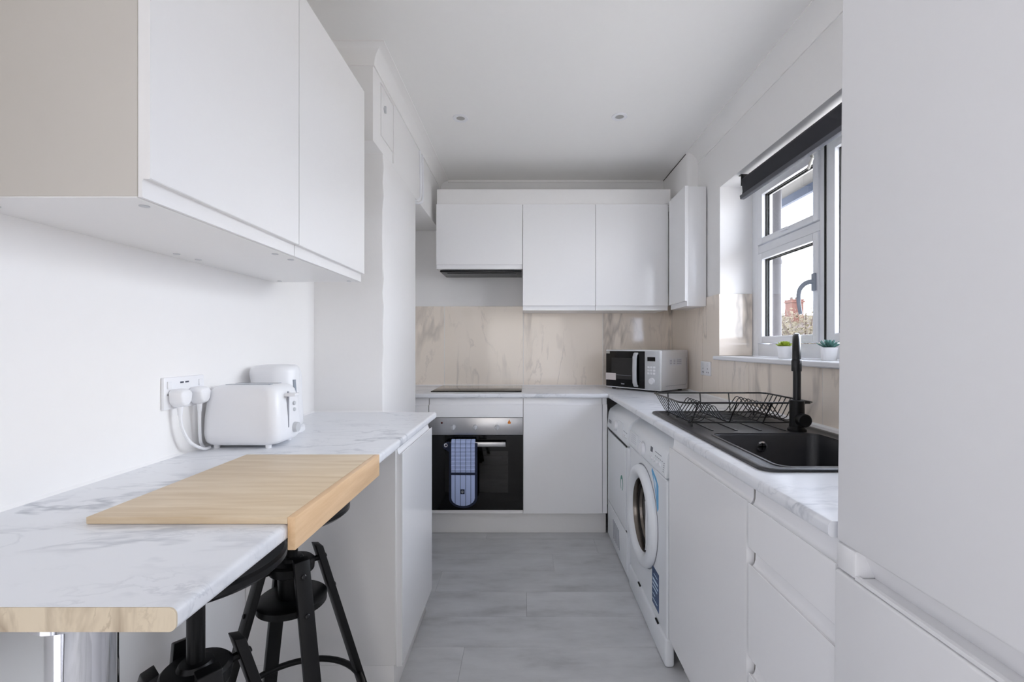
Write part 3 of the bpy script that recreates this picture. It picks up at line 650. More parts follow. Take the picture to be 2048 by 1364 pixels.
obj('quilted_panel', MB().loft([[(x, yf - .004 - .0035 * math.sin(math.pi * ((z - .422) * 41.66)) ** 2, z) for x in (GX0 + .015, GX0 + .05, -.384, GX1 - .05, GX1 - .015)] for z in [.422 + .004 * k for k in range(46)]], False, False, closed=False), 'glove_quilted', gl)
obj('pocket_hem', bx(GX0 + .004, GX1 - .004, yf - .010, yf, .408, .422), 'navy_cloth', gl, bevel=.003)
pk = obj('pocket', slab(glove_outline(.015, .410, .20), yf - .006, yf - .001), 'glove_striped', gl, bevel=.002)
lb = obj('label', bx(-.401, -.374, yf - .0075, yf - .006, .290, .319), 'navy_cloth', gl)
obj('emblem', MB().loft([[(-.3875 + q * math.cos(2 * math.pi * k / 20) * .8, yf - .0078, .304 + q * math.sin(2 * math.pi * k / 20)) for k in range(20)] for q in (.009, .0065)], False, False).loft([[(-.3875 + q * math.cos(2 * math.pi * k / 12), yf - .0078, .303 + q * 1.3 * math.sin(2 * math.pi * k / 12)) for k in range(12)] for q in (.0035, .001)], False, True), 'print_grey', lb)
tb = obj('hanging_tab', slab([(GX0 + .004, .612), (GX0 - .022, .608), (GX0 - .043, .588), (GX0 - .034, .572), (GX0 + .004, .545)], yf + .002, yf + .006), 'navy_cloth', gl)
obj('eyelet', MB().lathe([(.004, 0), (.007, .005), (.011, .005), (.014, 0)], (GX0 - .019, yf + .002, .590), (0, -1, 0), 20, cap=False), 'chrome', tb)

# ------------------------------------------------------------------ washing machine and dryer
def machine_body(y0, y1, xf):
    prof = [(xf + .004, .115), (xf, .119), (xf, .70), (xf + .001, .705), (xf - .002, .712), (xf + .004, .79), (xf + .012, .812), (xf + .045, .832), (xf + .075, .845), (XR - .012, .845), (XR - .012, .115)]
    return MB().prism(prof, 'y', y0, y1)
wm = thing('washing_machine', 'white front-loading washing machine with a round porthole door', 'washing machine', (.82, 2.0, 0))
XW = .530
obj('body', MB().prism([(XW + .046, .112), (XW + .046, .704), (XW + .046, .80), (XW + .07, .845), (1.08, .845), (1.08, .112)], 'y', 1.701, 2.299), 'appliance_white', wm, bevel=.006, seg=2)
ring_, rect_ = [], []
for k in range(96):
    a = 2 * math.pi * k / 96; cy, cz = 2.030, .458; c_, s_ = math.cos(a), math.sin(a)
    ty_ = ((2.299 - cy) if c_ > 0 else (cy - 1.701)) / max(abs(c_), 1e-6); tz_ = ((.703 - cz) if s_ > 0 else (cz - .112)) / max(abs(s_), 1e-6); q_ = min(ty_, tz_)
    ring_.append((cy + .17 * c_, cz + .17 * s_)); rect_.append((cy + q_ * c_, cz + q_ * s_))
for k0, (cy_, cz_) in enumerate(((2.299, .703), (1.701, .703), (1.701, .112), (2.299, .112))):   # snap the nearest points to the exact corners
    kk = min(range(96), key=lambda k: (rect_[k][0] - cy_) ** 2 + (rect_[k][1] - cz_) ** 2); rect_[kk] = (cy_, cz_)
obj('front_panel', MB().loft([[(XW + .045, a, c) for a, c in rect_], [(XW + .004, a, c) for a, c in rect_], [(XW, a + (2.0 - a) * .012, c + (.41 - c) * .012) for a, c in rect_], [(XW, a, c) for a, c in ring_], [(XW + .045, a, c) for a, c in ring_]], False, False), 'appliance_white', wm, smooth=30)
obj('control_panel', MB().prism([(XW - .001, .708), (XW - .004, .714), (XW + .004, .792), (XW + .014, .812), (XW + .062, .8475), (XW + .075, .848), (XW + .075, .708)], 'y', 1.712, 2.297), 'appliance_white', wm, bevel=.003)
obj('kickplate', bx(XW - .006, XW + .03, 1.702, 2.297, .003, .110), 'appliance_white', wm, bevel=.010, seg=3)
for yk in (1.80, 2.08): obj('kickplate_clip', bx(XW - .0065, XW, yk, yk + .035, .1075, .113), 'gasket', wm)
def on_panel(y, z, xb=XW): return xb - .004 + .008 * (z - .714) / .078
def panel_dot(parent, name, y, z, ry, rz_, mat, lift=.0015, xb=XW):
    x = on_panel(y, z, xb); pts = [(y + ry * math.cos(2 * math.pi * k / 20), z + rz_ * math.sin(2 * math.pi * k / 20)) for k in range(20)]
    return obj(name, MB().loft([[(x + .002, a, c) for a, c in pts], [(x - lift, a, c) for a, c in pts]]), mat, parent, bevel=.0004, seg=1)
def panel_rect(parent, name, y0, y1, z0, z1, mat, lift=.0012, xb=XW):
    return obj(name, MB().loft([[(on_panel(y0, z0, xb) + .002, y0, z0), (on_panel(y0, z0, xb) + .002, y1, z0), (on_panel(y0, z1, xb) + .002, y1, z1), (on_panel(y0, z1, xb) + .002, y0, z1)], [(on_panel(y0, z0, xb) - lift, y0, z0), (on_panel(y0, z0, xb) - lift, y1, z0), (on_panel(y0, z1, xb) - lift, y1, z1), (on_panel(y0, z1, xb) - lift, y0, z1)]]), mat, parent)
dwr = panel_rect(wm, 'detergent_drawer', 2.13, 2.288, .718, .785, 'appliance_white', .004)
for k in range(5): obj('printed_line', bx(on_panel(0, .776 - .009 * k) - .0046, on_panel(0, .776 - .009 * k) - .002, 2.17 - .004 * k, 2.25, .774 - .009 * k, .7765 - .009 * k), 'pale_print', dwr)
dial = obj('program_dial', MB().lathe([(.030, 0), (.028, .014), (.0, .016)], (on_panel(0, .748), 2.035, .748), (-1, 0, .1), 28, cap=False), 'plastic_white', wm)
obj('dial_ring', MB().loft([[(on_panel(0, .748) - .0006, 2.035 + q * math.cos(2 * math.pi * k / 32), .748 + q * math.sin(2 * math.pi * k / 32)) for k in range(32)] for q in (.036, .031)], False, False), 'pale_print', dial)
panel_rect(wm, 'display', 1.895, 1.925, .765, .785, 'display_grey')
for k in range(4): panel_dot(wm, 'button', 1.90 - .038 * k, .742, .010, .008, 'plastic_white', .004)
for k in range(5): panel_rect(wm, 'printed_line', 1.755 + .022 * k, 1.767 + .022 * k, .760, .763, 'print_grey', .0006)
panel_rect(wm, 'printed_line', 1.775, 1.86, .776, .779, 'print_grey', .0006)
for k in range(6): panel_rect(wm, 'printed_line', 2.075, 2.11, .727 + .008 * k, .7295 + .008 * k, 'pale_print', .0006)
for k in range(5): panel_rect(wm, 'printed_line', 1.728, 1.742, .727 + .008 * k, .7295 + .008 * k, 'print_grey', .0006)
WC = Vector((XW, 2.030, .458)); AX = (-1, 0, 0)
door = obj('door', MB().lathe([(.216, .001), (.218, .010), (.212, .024), (.196, .032), (.182, .032), (.168, .022), (.158, .004), (.150, -.030), (.146, -.030), (.146, -.033), (.216, -.001)], WC, AX, 64, cap=False), 'appliance_white', wm, smooth=50)
obj('door_gap', MB().lathe([(.2215, .0006), (.216, .0006)], WC, AX, 64, cap=False), 'print_grey', door)
obj('chrome_ring', MB().lathe([(.158, .009), (.154, .012), (.148, -.006), (.149, -.022)], WC, AX, 56, cap=False), 'dark_chrome', door)
obj('seal_ring', MB().lathe([(.150, -.010), (.141, -.008), (.136, -.024)], WC, AX, 56, cap=False), 'gasket', door)
obj('inner_ring', MB().lathe([(.137, -.016), (.131, -.014), (.126, -.028)], WC, AX, 56, cap=False), 'dark_chrome', door)
obj('porthole_glass', MB().lathe([(.130, -.026), (.110, -.020), (.07, -.012), (.03, -.009), (.0, -.008)], WC, AX, 48, cap=False), 'porthole_dark', door)
# recess the body front behind the glass is hidden by the door bowl
hm = []
for i in range(13):
    a = R(-38 + 76 * i / 12); hm.append((XW - .030, WC.y - .166 * math.cos(a) , WC.z + .166 * math.sin(a)))
for i in range(13):
    a = R(38 - 76 * i / 12); k = .166 - .030 * math.cos(a * 2.2) ** 2; hm.append((XW - .030, WC.y - k * math.cos(a), WC.z + k * math.sin(a)))
obj('door_grip', MB().loft([hm, [(x + .02, yy, zz) for x, yy, zz in hm]]), 'appliance_white', door, bevel=.002)
def sticker(parent, name, pts, mat, x, lift=.0008): return obj(name, MB().loft([[(x, a, c) for a, c in pts], [(x - lift, a, c) for a, c in pts]]), mat, parent)
st = sticker(wm, 'sticker', [(1.897, .700), (1.835, .672), (1.808, .650), (1.806, .560), (1.820, .545), (1.834, .580), (1.866, .645), (1.902, .686)], 'sticker_blue', XW); st['label'] = 'bright blue corner sticker'
sticker(st, 'printed_line', [(1.876, .677), (1.834, .656), (1.830, .60), (1.843, .627), (1.868, .662)], 'sticker_pale', XW - .0008, .0004)
st = sticker(wm, 'sticker', [(1.895, .300), (1.800, .300), (1.800, .148), (1.895, .148)], 'sticker_navy', XW); st['label'] = 'navy label with pale print lines'
for z0, z1, a, c in ((.272, .276, 1.870, 1.82), (.246, .256, 1.885, 1.812), (.229, .236, 1.885, 1.810), (.212, .219, 1.885, 1.822), (.188, .192, 1.885, 1.85), (.166, .171, 1.885, 1.82)): sticker(st, 'printed_line', [(a, z0), (c, z0), (c, z1), (a, z1)], 'sticker_pale', XW - .0008, .0004)

dy = thing('tumble_dryer', 'white tumble dryer in the corner behind the washing machine', 'tumble dryer', (.82, 2.58, 0))
XT = .524
obj('body', MB().prism([(XT + .010, .004), (XT, .030), (XT, .688), (XT + .02, .689), (XT + .02, .80), (XT + .07, .845), (1.08, .845), (1.08, .004)], 'y', 2.312, 2.878), 'appliance_white', dy, bevel=.006)
obj('control_panel', MB().prism([(XT - .001, .695), (XT - .004, .702), (XT + .004, .79), (XT + .014, .812), (XT + .062, .8475), (XT + .075, .848), (XT + .075, .695)], 'y', 2.314, 2.876), 'appliance_white', dy, bevel=.003)
obj('door', bx(XT - .007, XT, 2.345, 2.838, .256, .684), 'appliance_white', dy, bevel=.004)
obj('door_gap', MB().box(XT - .0012, XT - .0002, 2.335, 2.846, .6845, .6945).box(XT - .0012, XT - .0002, 2.335, 2.846, .2485, .2555), 'gasket', dy)
flp = obj('lower_flap', bx(XT - .005, XT + .002, 2.325, 2.846, .045, .248), 'appliance_white', dy, bevel=.004)
for k in range(6): obj('vent_slot', MB().tube([(XT - .0055, 2.50 + .03 * k, .085), (XT - .0055, 2.52 + .03 * k, .19)], .0025, 6), 'print_grey', flp)
dl = obj('program_dial', MB().lathe([(.030, 0), (.027, .015), (0, .017)], (XT - .001, 2.60, .752), (-1, 0, .1), 28, cap=False), 'plastic_white', dy)
panel_rect(dy, 'filter_flap', 2.44, 2.56, .715, .79, 'appliance_white', .003, XT)
panel_rect(dy, 'maker_plate', 2.76, 2.83, .735, .752, 'print_grey', .0008, XT)
for k in range(3): panel_dot(dy, 'button', 2.41 - .03 * k, .735, .009, .007, 'plastic_white', .003, XT)
for k in range(4): panel_rect(dy, 'printed_line', 2.34 + .024 * k, 2.352 + .024 * k, .755, .758, 'print_grey', .0006, XT)
sw = obj('sticker', MB().loft([[(XT - .0075, 2.43 + r * math.cos(R(a)), .475 + r * 1.25 * math.sin(R(a))) for r in (.034, .034 - .006 - .010 * math.sin(R((a + 60) * .6)))] for a in range(-60, 241, 12)], False, False, closed=False), 'sticker_green', dy); sw['label'] = 'green swirl sticker'

# ------------------------------------------------------------------ fridge freezer
fr = thing('fridge_freezer', 'tall white fridge freezer filling the right edge of the photo', 'fridge freezer', (.83, .48, 0), rot=(0, R(.55), 0))
FF, FY0, FY1 = .524, .18, .779
M0 = Matrix.Translation(Vector((.83, .48, 0))); WMX[fr] = M0        # parts laid out upright, then leaning back slightly with the thing
obj('body', bx(FF + .062, XR - .035, FY0 + .004, FY1 - .004, .03, 1.96), 'fridge_white', fr, bevel=.004)
obj('fridge_door', bx(FF, FF + .058, FY0, FY1, .874, 1.96), 'fridge_white', fr, bevel=.006, seg=3)
obj('freezer_door', bx(FF - .002, FF + .058, FY0, FY1, .07, .8265), 'fridge_white', fr, bevel=.004, seg=3)
grp = obj('grip_channel', MB().prism([(FF + .058, .8285), (FF + .001, .8285), (FF + .001, .8345), (FF + .007, .8352), (FF + .011, .8305), (FF + .034, .8305), (FF + .014, .8735), (FF + .058, .8735)], 'y', FY0, .735), 'fridge_white', fr)
obj('grip_end', bx(FF + .0005, FF + .058, .735, FY1, .829, .8735), 'fridge_white', fr, bevel=.004)
for yy in (.24, .72): obj('foot', MB().lathe([(.02, 0), (.02, .03)], (FF + .1, yy, 0), n=16), 'black_satin', fr)
for yy in (.24, .72): obj('foot', MB().lathe([(.02, .004), (.02, .03)], (XR - .1, yy, 0), n=16), 'black_satin', fr)

# ------------------------------------------------------------------ sink, tap, drainer rack
sk = thing('kitchen_sink', 'black composite sink with drainer set into the worktop', 'sink', (.81, 1.58, WT))
BX0, BX1, BY0, BY1 = .635, .985, 1.128, 1.545
top = WT + .008
body = MB().loft([rrect(SX0, SX1, SY0, SY1, .035, WT + .0005), rrect(SX0 + .001, SX1 - .001, SY0 + .001, SY1 - .001, .035, top - .002), rrect(SX0 + .004, SX1 - .004, SY0 + .004, SY1 - .004, .033, top),
                  rrect(SX0 + .022, SX1 - .022, SY0 + .022, SY1 - .022, .025, top), rrect(SX0 + .027, SX1 - .027, SY0 + .027, SY1 - .027, .022, top - .004),
                  rrect(BX0 - .004, BX1 + .004, BY0 - .004, BY1 + .004, .034, top - .0045), rrect(BX0, BX1, BY0, BY1, .030, top - .010),
                  rrect(BX0 + .006, BX1 - .006, BY0 + .006, BY1 - .006, .032, .765), rrect(BX0 + .03, BX1 - .03, BY0 + .03, BY1 - .03, .03, .735)], False, True)
obj('basin', body, 'sink_composite', sk, smooth=45)
obj('basin_rim', MB().loft([rrect(BX0 - .012, BX1 + .012, BY0 - .012, BY1 + .012, .042, top - .0045), rrect(BX0 - .011, BX1 + .011, BY0 - .011, BY1 + .011, .041, top - .002), rrect(BX0 - .004, BX1 + .004, BY0 - .004, BY1 + .004, .034, top - .002), rrect(BX0 - .003, BX1 + .003, BY0 - .003, BY1 + .003, .033, top - .006)], False, False), 'sink_composite', sk)
for x in (.66, .745, .83, .915): obj('drainer_ridge', bx(x - .004, x + .004, 1.60, 2.02, top - .0045, top - .0015), 'sink_composite', sk, bevel=.0012)
ovf = obj('overflow_cover', MB().lathe([(.018, 0), (.018, .003), (.013, .004), (.013, .001)], (.802, BY1 - .0045, .868), (0, -1, 0), 28, cap=False), 'chrome', sk)
obj('cross_bar', MB().box(.7895, .8145, BY1 - .0075, BY1 - .005, .866, .870).box(.800, .804, BY1 - .0075, BY1 - .005, .8555, .8805), 'chrome', ovf)
obj('waste', MB().lathe([(.045, .7355), (.045, .738), (.030, .737), (.0, .7365)], (.81, 1.33, 0), n=32, cap=False), 'chrome', sk)

tp = thing('kitchen_tap', 'matt black swan-neck kitchen tap behind the sink bowl', 'tap', (.955, 1.598, top - .004))
tx, ty = .955, 1.598
obj('base', MB().lathe([(.030, top - .004), (.030, top + .004), (.026, top + .008), (.025, top + .010)], (tx, ty, 0), n=32), 'black_metal', tp)
obj('body', MB().lathe([(.0235, top + .009), (.0235, 1.016), (.0205, 1.019)], (tx, ty, 0), n=32), 'black_metal', tp)
d = Vector((-.52, -.855, 0)).normalized(); sd = Vector((.855, -.52, 0))
lv = obj('lever', MB().lathe([(.0215, 0), (.0225, .004), (.0225, .030), (.019, .033), (0, .0335)], Vector((tx, ty, .954)) + d * .018 + sd * .012, (d + sd * .45), 28, cap=False), 'black_metal', tp)
rr = .075
path = [Vector((tx, ty, 1.012)), Vector((tx, ty, 1.10)), Vector((tx, ty, 1.16))]
for i in range(1, 13):
    a = R(180 - 15 * i); path.append(Vector((tx, ty, 1.165)) + d * (rr + rr * math.cos(a)) + Vector((0, 0, rr * math.sin(a))))
path.append(path[-1] + Vector((0, 0, -.012)))
obj('spout', MB().tube(path, .0125, 20), 'black_satin', tp)
e_ = path[-1]
obj('nozzle', MB().lathe([(.0125, .012), (.0145, .008), (.0150, -.022), (.0145, -.026), (.010, -.026)], e_, (0, 0, 1), 24), 'black_satin', tp)

rk = thing('dish_rack', 'black wire dish rack standing on the sink drainer', 'dish rack', (.80, 1.815, top))
RX0, RX1, RY0, RY1, RZ = .562, 1.047, 1.642, 1.99, 1.003
rim = [(RX0, RY0 + .02, RZ), (RX0 + .02, RY0, RZ), (RX1 - .02, RY0, RZ), (RX1, RY0 + .02, RZ), (RX1, RY1 - .02, RZ), (RX1 - .02, RY1, RZ), (RX0 + .02, RY1, RZ), (RX0, RY1 - .02, RZ)]
obj('rim', MB().tube(rim, .0034, 8, closed=True), 'black_wire', rk)
zb = .928
wp = [(RX0, RZ), (.603, zb + .006), (.612, zb), (.650, zb), (.662, zb + .006), (.693, .982), (.700, .986), (.708, .982), (.742, zb + .006), (.752, zb), (.855, zb), (.866, zb + .006), (.903, .988), (.911, .992), (.919, .988), (.955, zb + .007), (.966, zb), (1.000, zb), (1.012, zb + .007), (RX1, RZ)]
for k in range(9):
    y = 1.695 + .0325 * k
    obj('plate_wire', MB().tube([(x, y, z) for x, z in wp], .0019, 6), 'black_wire', rk)
for y in (1.69, 1.82, 1.96): obj('cross_wire', MB().tube([(.605, y, zb - .004), (1.01, y, zb - .004)], .0026, 6), 'black_wire', rk)
for x in (.625, .765, .89):
    obj('side_wire', MB().tube([(x, RY0, RZ), (x - .006, 1.69, zb - .004), (x - .006, 1.96, zb - .004), (x, RY1, RZ)], .0026, 6), 'black_wire', rk)
for x, y in ((.618, 1.69), (.985, 1.69), (.618, 1.96), (.985, 1.96)):
    obj('foot', MB().tube([(x, y, zb - .004), (x, y, top - .0042)], [.0035, .0048], 10), 'black_wire', rk)

# ------------------------------------------------------------------ microwave (built upright around its own axes, then turned)
u = Vector((-.63, .777, 0)).normalized(); Nc = Vector((.86, 2.89, 0)); MWD, DPT, HGT = .45, .32, .262
vv = Vector((.777, .63, 0)).normalized(); ctr = Nc + u * MWD / 2 + vv * DPT / 2
ang = math.atan2(-u.y, -u.x)          # local +x runs from the front-left to the front-right corner
mw = thing('microwave', 'silver and black microwave turned diagonally in the worktop corner', 'microwave', (ctr.x, ctr.y, WT), rz=ang)
hw, hd_ = MWD / 2, DPT / 2; z0 = .012; z1 = z0 + HGT
def lobj(n, mb_, m_, p_=mw, **k): return obj(n, mb_, m_, p_, local=True, **k)
lobj('body', bx(-hw, hw, -hd_ + .012, hd_, z0, z1), 'microwave_silver', bevel=.008, seg=3)
lobj('front_frame', bx(-hw, hw, -hd_, -hd_ + .014, z0, z1), 'plastic_white', bevel=.004)
dx1 = hw - .118
md = lobj('door', bx(-hw + .006, dx1, -hd_ - .006, -hd_ + .002, z0 + .008, z1 - .008), 'black_glass', bevel=.002)
lobj('door_window', bx(-hw + .055, dx1 - .10, -hd_ - .0066, -hd_ - .006, z0 + .062, z1 - .055), 'oven_cavity', md)
lobj('trim_line', bx(-hw + .07, dx1 - .105, -hd_ - .007, -hd_ - .0062, z0 + .088, z0 + .090), 'print_grey', md)
hl = lobj('handle', MB().prism([(-hd_ - .006, z0 + .016), (-hd_ - .018, z0 + .020), (-hd_ - .030, z0 + .045), (-hd_ - .033, z0 + .13), (-hd_ - .030, z1 - .045), (-hd_ - .018, z1 - .020), (-hd_ - .006, z1 - .016), (-hd_ - .006, z1 - .028), (-hd_ - .014, z1 - .032), (-hd_ - .021, z1 - .06), (-hd_ - .023, z0 + .13), (-hd_ - .021, z0 + .06), (-hd_ - .014, z0 + .032), (-hd_ - .006, z0 + .028)], 'x', dx1 - .078, dx1 - .048), 'silver_plastic', md, bevel=.002)
cp = lobj('control_panel', bx(dx1 + .003, hw - .004, -hd_ - .006, -hd_ + .002, z0 + .006, z1 - .006), 'silver_plastic', bevel=.002)
lobj('display', bx(dx1 + .024, dx1 + .084, -hd_ - .0072, -hd_ - .006, z1 - .072, z1 - .045), 'black_glass', cp)
for r_ in range(3):
    for c_ in range(3): lobj('button', bx(dx1 + .024 + .022 * c_, dx1 + .040 + .022 * c_, -hd_ - .0085, -hd_ - .006, z1 - .118 - .020 * r_, z1 - .105 - .020 * r_), 'plastic_white', cp, bevel=.001)
lobj('dial', MB().lathe([(.021, 0), (.0195, .012), (0, .013)], (dx1 + .060, -hd_ - .006, z0 + .062), (0, -1, 0), 28, cap=False), 'plastic_white', cp)
s_ = lobj('sticker', bx(-hw + .004, -hw + .095, -hd_ - .0072, -hd_ - .006, z0 + .052, z0 + .100), 'sticker_paper', md); s_['label'] = 'pale paper sticker on the door corner'
lobj('badge', bx(-hw + .008, -hw + .040, -hd_ - .0072, -hd_ - .006, z1 - .026, z1 - .010), 'clear_plastic', md)
lobj('maker_mark', bx(-hw + .140, -hw + .168, -hd_ - .0068, -hd_ - .006, z0 + .026, z0 + .034), 'print_grey', md)
sp = lobj('side_groove', MB().tube([(hw + .0002, -hd_ + .06, z0 + .03), (hw + .0002, hd_ - .035, z0 + .03), (hw + .0002, hd_ - .02, z0 + .045), (hw + .0002, hd_ - .02, z1 - .05)], .0014, 6), 'print_grey')
for k, (a, c) in enumerate(((.02, .052), (.062, .09), (.10, .16))):
    lb_ = lobj('rating_label', bx(hw - .001, hw + .0006, -hd_ + .08 + a, -hd_ + .08 + c, z1 - .100, z1 - .055), 'pale_print')
    for q in range(3): lobj('printed_line', bx(hw, hw + .0009, -hd_ + .084 + a, -hd_ + .076 + c, z1 - .068 - .011 * q, z1 - .064 - .011 * q), 'print_grey', lb_)
for x in (-hw + .04, hw - .04):
    for y in (-hd_ + .04, hd_ - .04): lobj('foot', MB().lathe([(.014, 0), (.016, .013)], (x, y, 0), n=16), 'black_satin')

# ------------------------------------------------------------------ toaster, kettle, sockets, plugs
ts = thing('toaster', 'white two-slot toaster on the breakfast bar', 'toaster', (-.833, 1.41, WT))
def sec(z, x0, x1, y0, y1, r): return rrect(x0, x1, y0, y1, r, z, 6)
tz = WT + .008
prof_t = [(0, .022), (.004, .010), (.014, .003), (.035, 0), (.08, .001), (.13, .005), (.158, .011), (.170, .018), (.176, .028), (.1775, .042)]
obj('body', MB().loft([sec(tz + h, -.951 + i_, -.726 - i_, 1.327 + i_, 1.490 - i_, .030) for h, i_ in prof_t]), 'plastic_white', ts, smooth=60)
for yy in (1.385, 1.432): obj('slot', bx(-.905, -.772, yy - .010, yy + .010, tz + .1770, tz + .1785), 'gauge', ts)
obj('lever_slot', bx(-.7295, -.7255, 1.395, 1.400, tz + .045, tz + .155), 'print_grey', ts)
obj('lever', bx(-.735, -.700, 1.385, 1.415, tz + .140, tz + .150), 'plastic_white', ts, bevel=.003)
obj('browning_knob', MB().lathe([(.016, 0), (.015, .014), (0, .015)], (-.7285, 1.435, tz + .040), (1, 0, 0), 20, cap=False), 'silver_plastic', ts)
for z in (.095, .115): obj('button', MB().lathe([(.006, 0), (.006, .004)], (-.729, 1.435, tz + z), (1, 0, 0), 14), 'silver_plastic', ts)
for x, y in ((-.915, 1.352), (-.762, 1.352), (-.915, 1.465), (-.762, 1.465)): obj('foot', MB().lathe([(.008, 0), (.009, .012)], (x, y, WT), n=14), 'plastic_white', ts)

kt = thing('kettle', 'white plastic jug kettle behind the toaster', 'kettle', (-.868, 1.605, WT))
kx, ky = -.868, 1.605
obj('base', MB().lathe([(.082, 0), (.084, .004), (.082, .018), (.072, .022)], (kx, ky, WT), n=36), 'plastic_white', kt)
kl = []
for h, r in ((.022, .072), (.028, .078), (.06, .078), (.12, .074), (.18, .068), (.205, .066)):
    ring = []
    for k in range(40):
        a = 2 * math.pi * k / 40; q = r
        sp_ = max(0, math.cos(a - R(205))) ** 10          # spout towards the wall side
        q += sp_ * .024 * max(0, (h - .10) / .105)
        ring.append((kx + q * math.cos(a), ky + q * math.sin(a), WT + h))
    kl.append(ring)
obj('body', MB().loft(kl), 'plastic_white', kt, smooth=50)
ld = []
for s_k, h in ((1.0, .205), (1.0, .212), (.96, .226), (.8, .234), (.4, .238)):
    ld.append([(kx + (x - kx) * s_k, ky + (y - ky) * s_k, WT + h) for x, y, z in kl[-1]])
obj('lid', MB().loft(ld), 'plastic_white', kt, smooth=50)
ha = R(80)
def kp(r, h): return (kx + r * math.cos(ha), ky + r * math.sin(ha), WT + h)
obj('handle', MB().tube(smooth_path([kp(.055, .222), kp(.085, .222), kp(.102, .20), kp(.106, .14), kp(.100, .075), kp(.074, .05)], 5), .011, 12), 'plastic_white', kt)
gx = Vector((math.cos(R(-18)), math.sin(R(-18)), 0))
obj('water_gauge', MB().tube([Vector((kx, ky, WT + .085)) + gx * .0745, Vector((kx, ky, WT + .185)) + gx * .0655], .0065, 12), 'gauge', kt)

def socket(name, label, wallx, s, yc, zc, w, h):
    t_ = thing(name, label, 'socket', (wallx, yc, zc - h / 2), group=None)
    obj('plate', bx(wallx, wallx + s * .009, yc - w / 2, yc + w / 2, zc - h / 2, zc + h / 2), 'plastic_white', t_, bevel=.002)
    return t_
sL = socket('wall_socket', 'white double socket with USB ports on the left wall', XL, 1, 1.276, 1.081, .150, .086)
for y in (1.218, 1.335): obj('switch', bx(XL + .009, XL + .0125, y - .007, y + .007, 1.094, 1.113), 'plastic_white', sL, bevel=.001)
for y in (1.264, 1.283): obj('usb_port', bx(XL + .0085, XL + .0095, y - .0065, y + .0065, 1.106, 1.1105), 'display_grey', sL)
obj('screw', MB().lathe([(.003, 0), (.003, .001)], (XL + .009, 1.213, 1.078), (1, 0, 0), 12), 'chrome', sL)
sR = socket('wall_socket', 'white double socket on the tiles below the window', XR - .008, -1, 2.795, 1.069, .146, .086)
for y in (2.76, 2.83):
    obj('switch', bx(XR - .0205, XR - .017, y - .007, y + .007, 1.086, 1.104), 'plastic_white', sR, bevel=.001)
    for dy_, dz in ((0, .006), (-.011, -.016), (.011, -.016)): obj('pin_hole', bx(XR - .0175, XR - .0168, y + dy_ - .003, y + dy_ + .003, 1.062 + dz - .004, 1.062 + dz + .004), 'display_grey', sR)
def plug(label, y, cable_pts):
    t_ = thing('plug', label, 'plug', (XL + .009, y, 1.03), group='plugs in the left socket')
    x0 = XL + .0095
    oc = [(y - .026, 1.082), (y - .022, 1.056), (y - .010, 1.043), (y + .010, 1.043), (y + .022, 1.056), (y + .026, 1.082), (y + .018, 1.092), (y - .018, 1.092)]
    obj('body', MB().loft([[(x0, a, c) for a, c in oc], [(x0 + .020, a, c) for a, c in oc], [(x0 + .034, y + (a - y) * .8, 1.066 + (c - 1.066) * .8) for a, c in oc]]), 'plastic_white', t_, bevel=.004, seg=2)
    obj('cord_grip', MB().tube([(x0 + .014, y, 1.046), (x0 + .014, y, 1.020)], [.008, .0055], 10), 'plastic_white', t_)
    obj('cable', MB().tube(smooth_path(cable_pts, 6), .0042, 8), 'plastic_white', t_)
x0 = XL + .0235
plug('white plug on the left half of the double socket', 1.238, [(x0, 1.238, 1.024), (x0 + .002, 1.243, .985), (x0 + .010, 1.262, .942), (x0 + .020, 1.298, .916), (x0 + .014, 1.335, .9105)])
plug('white plug on the right half of the double socket', 1.312, [(x0, 1.312, 1.024), (x0 - .002, 1.315, .98), (x0 - .006, 1.325, .93), (x0 - .010, 1.345, .9105)])

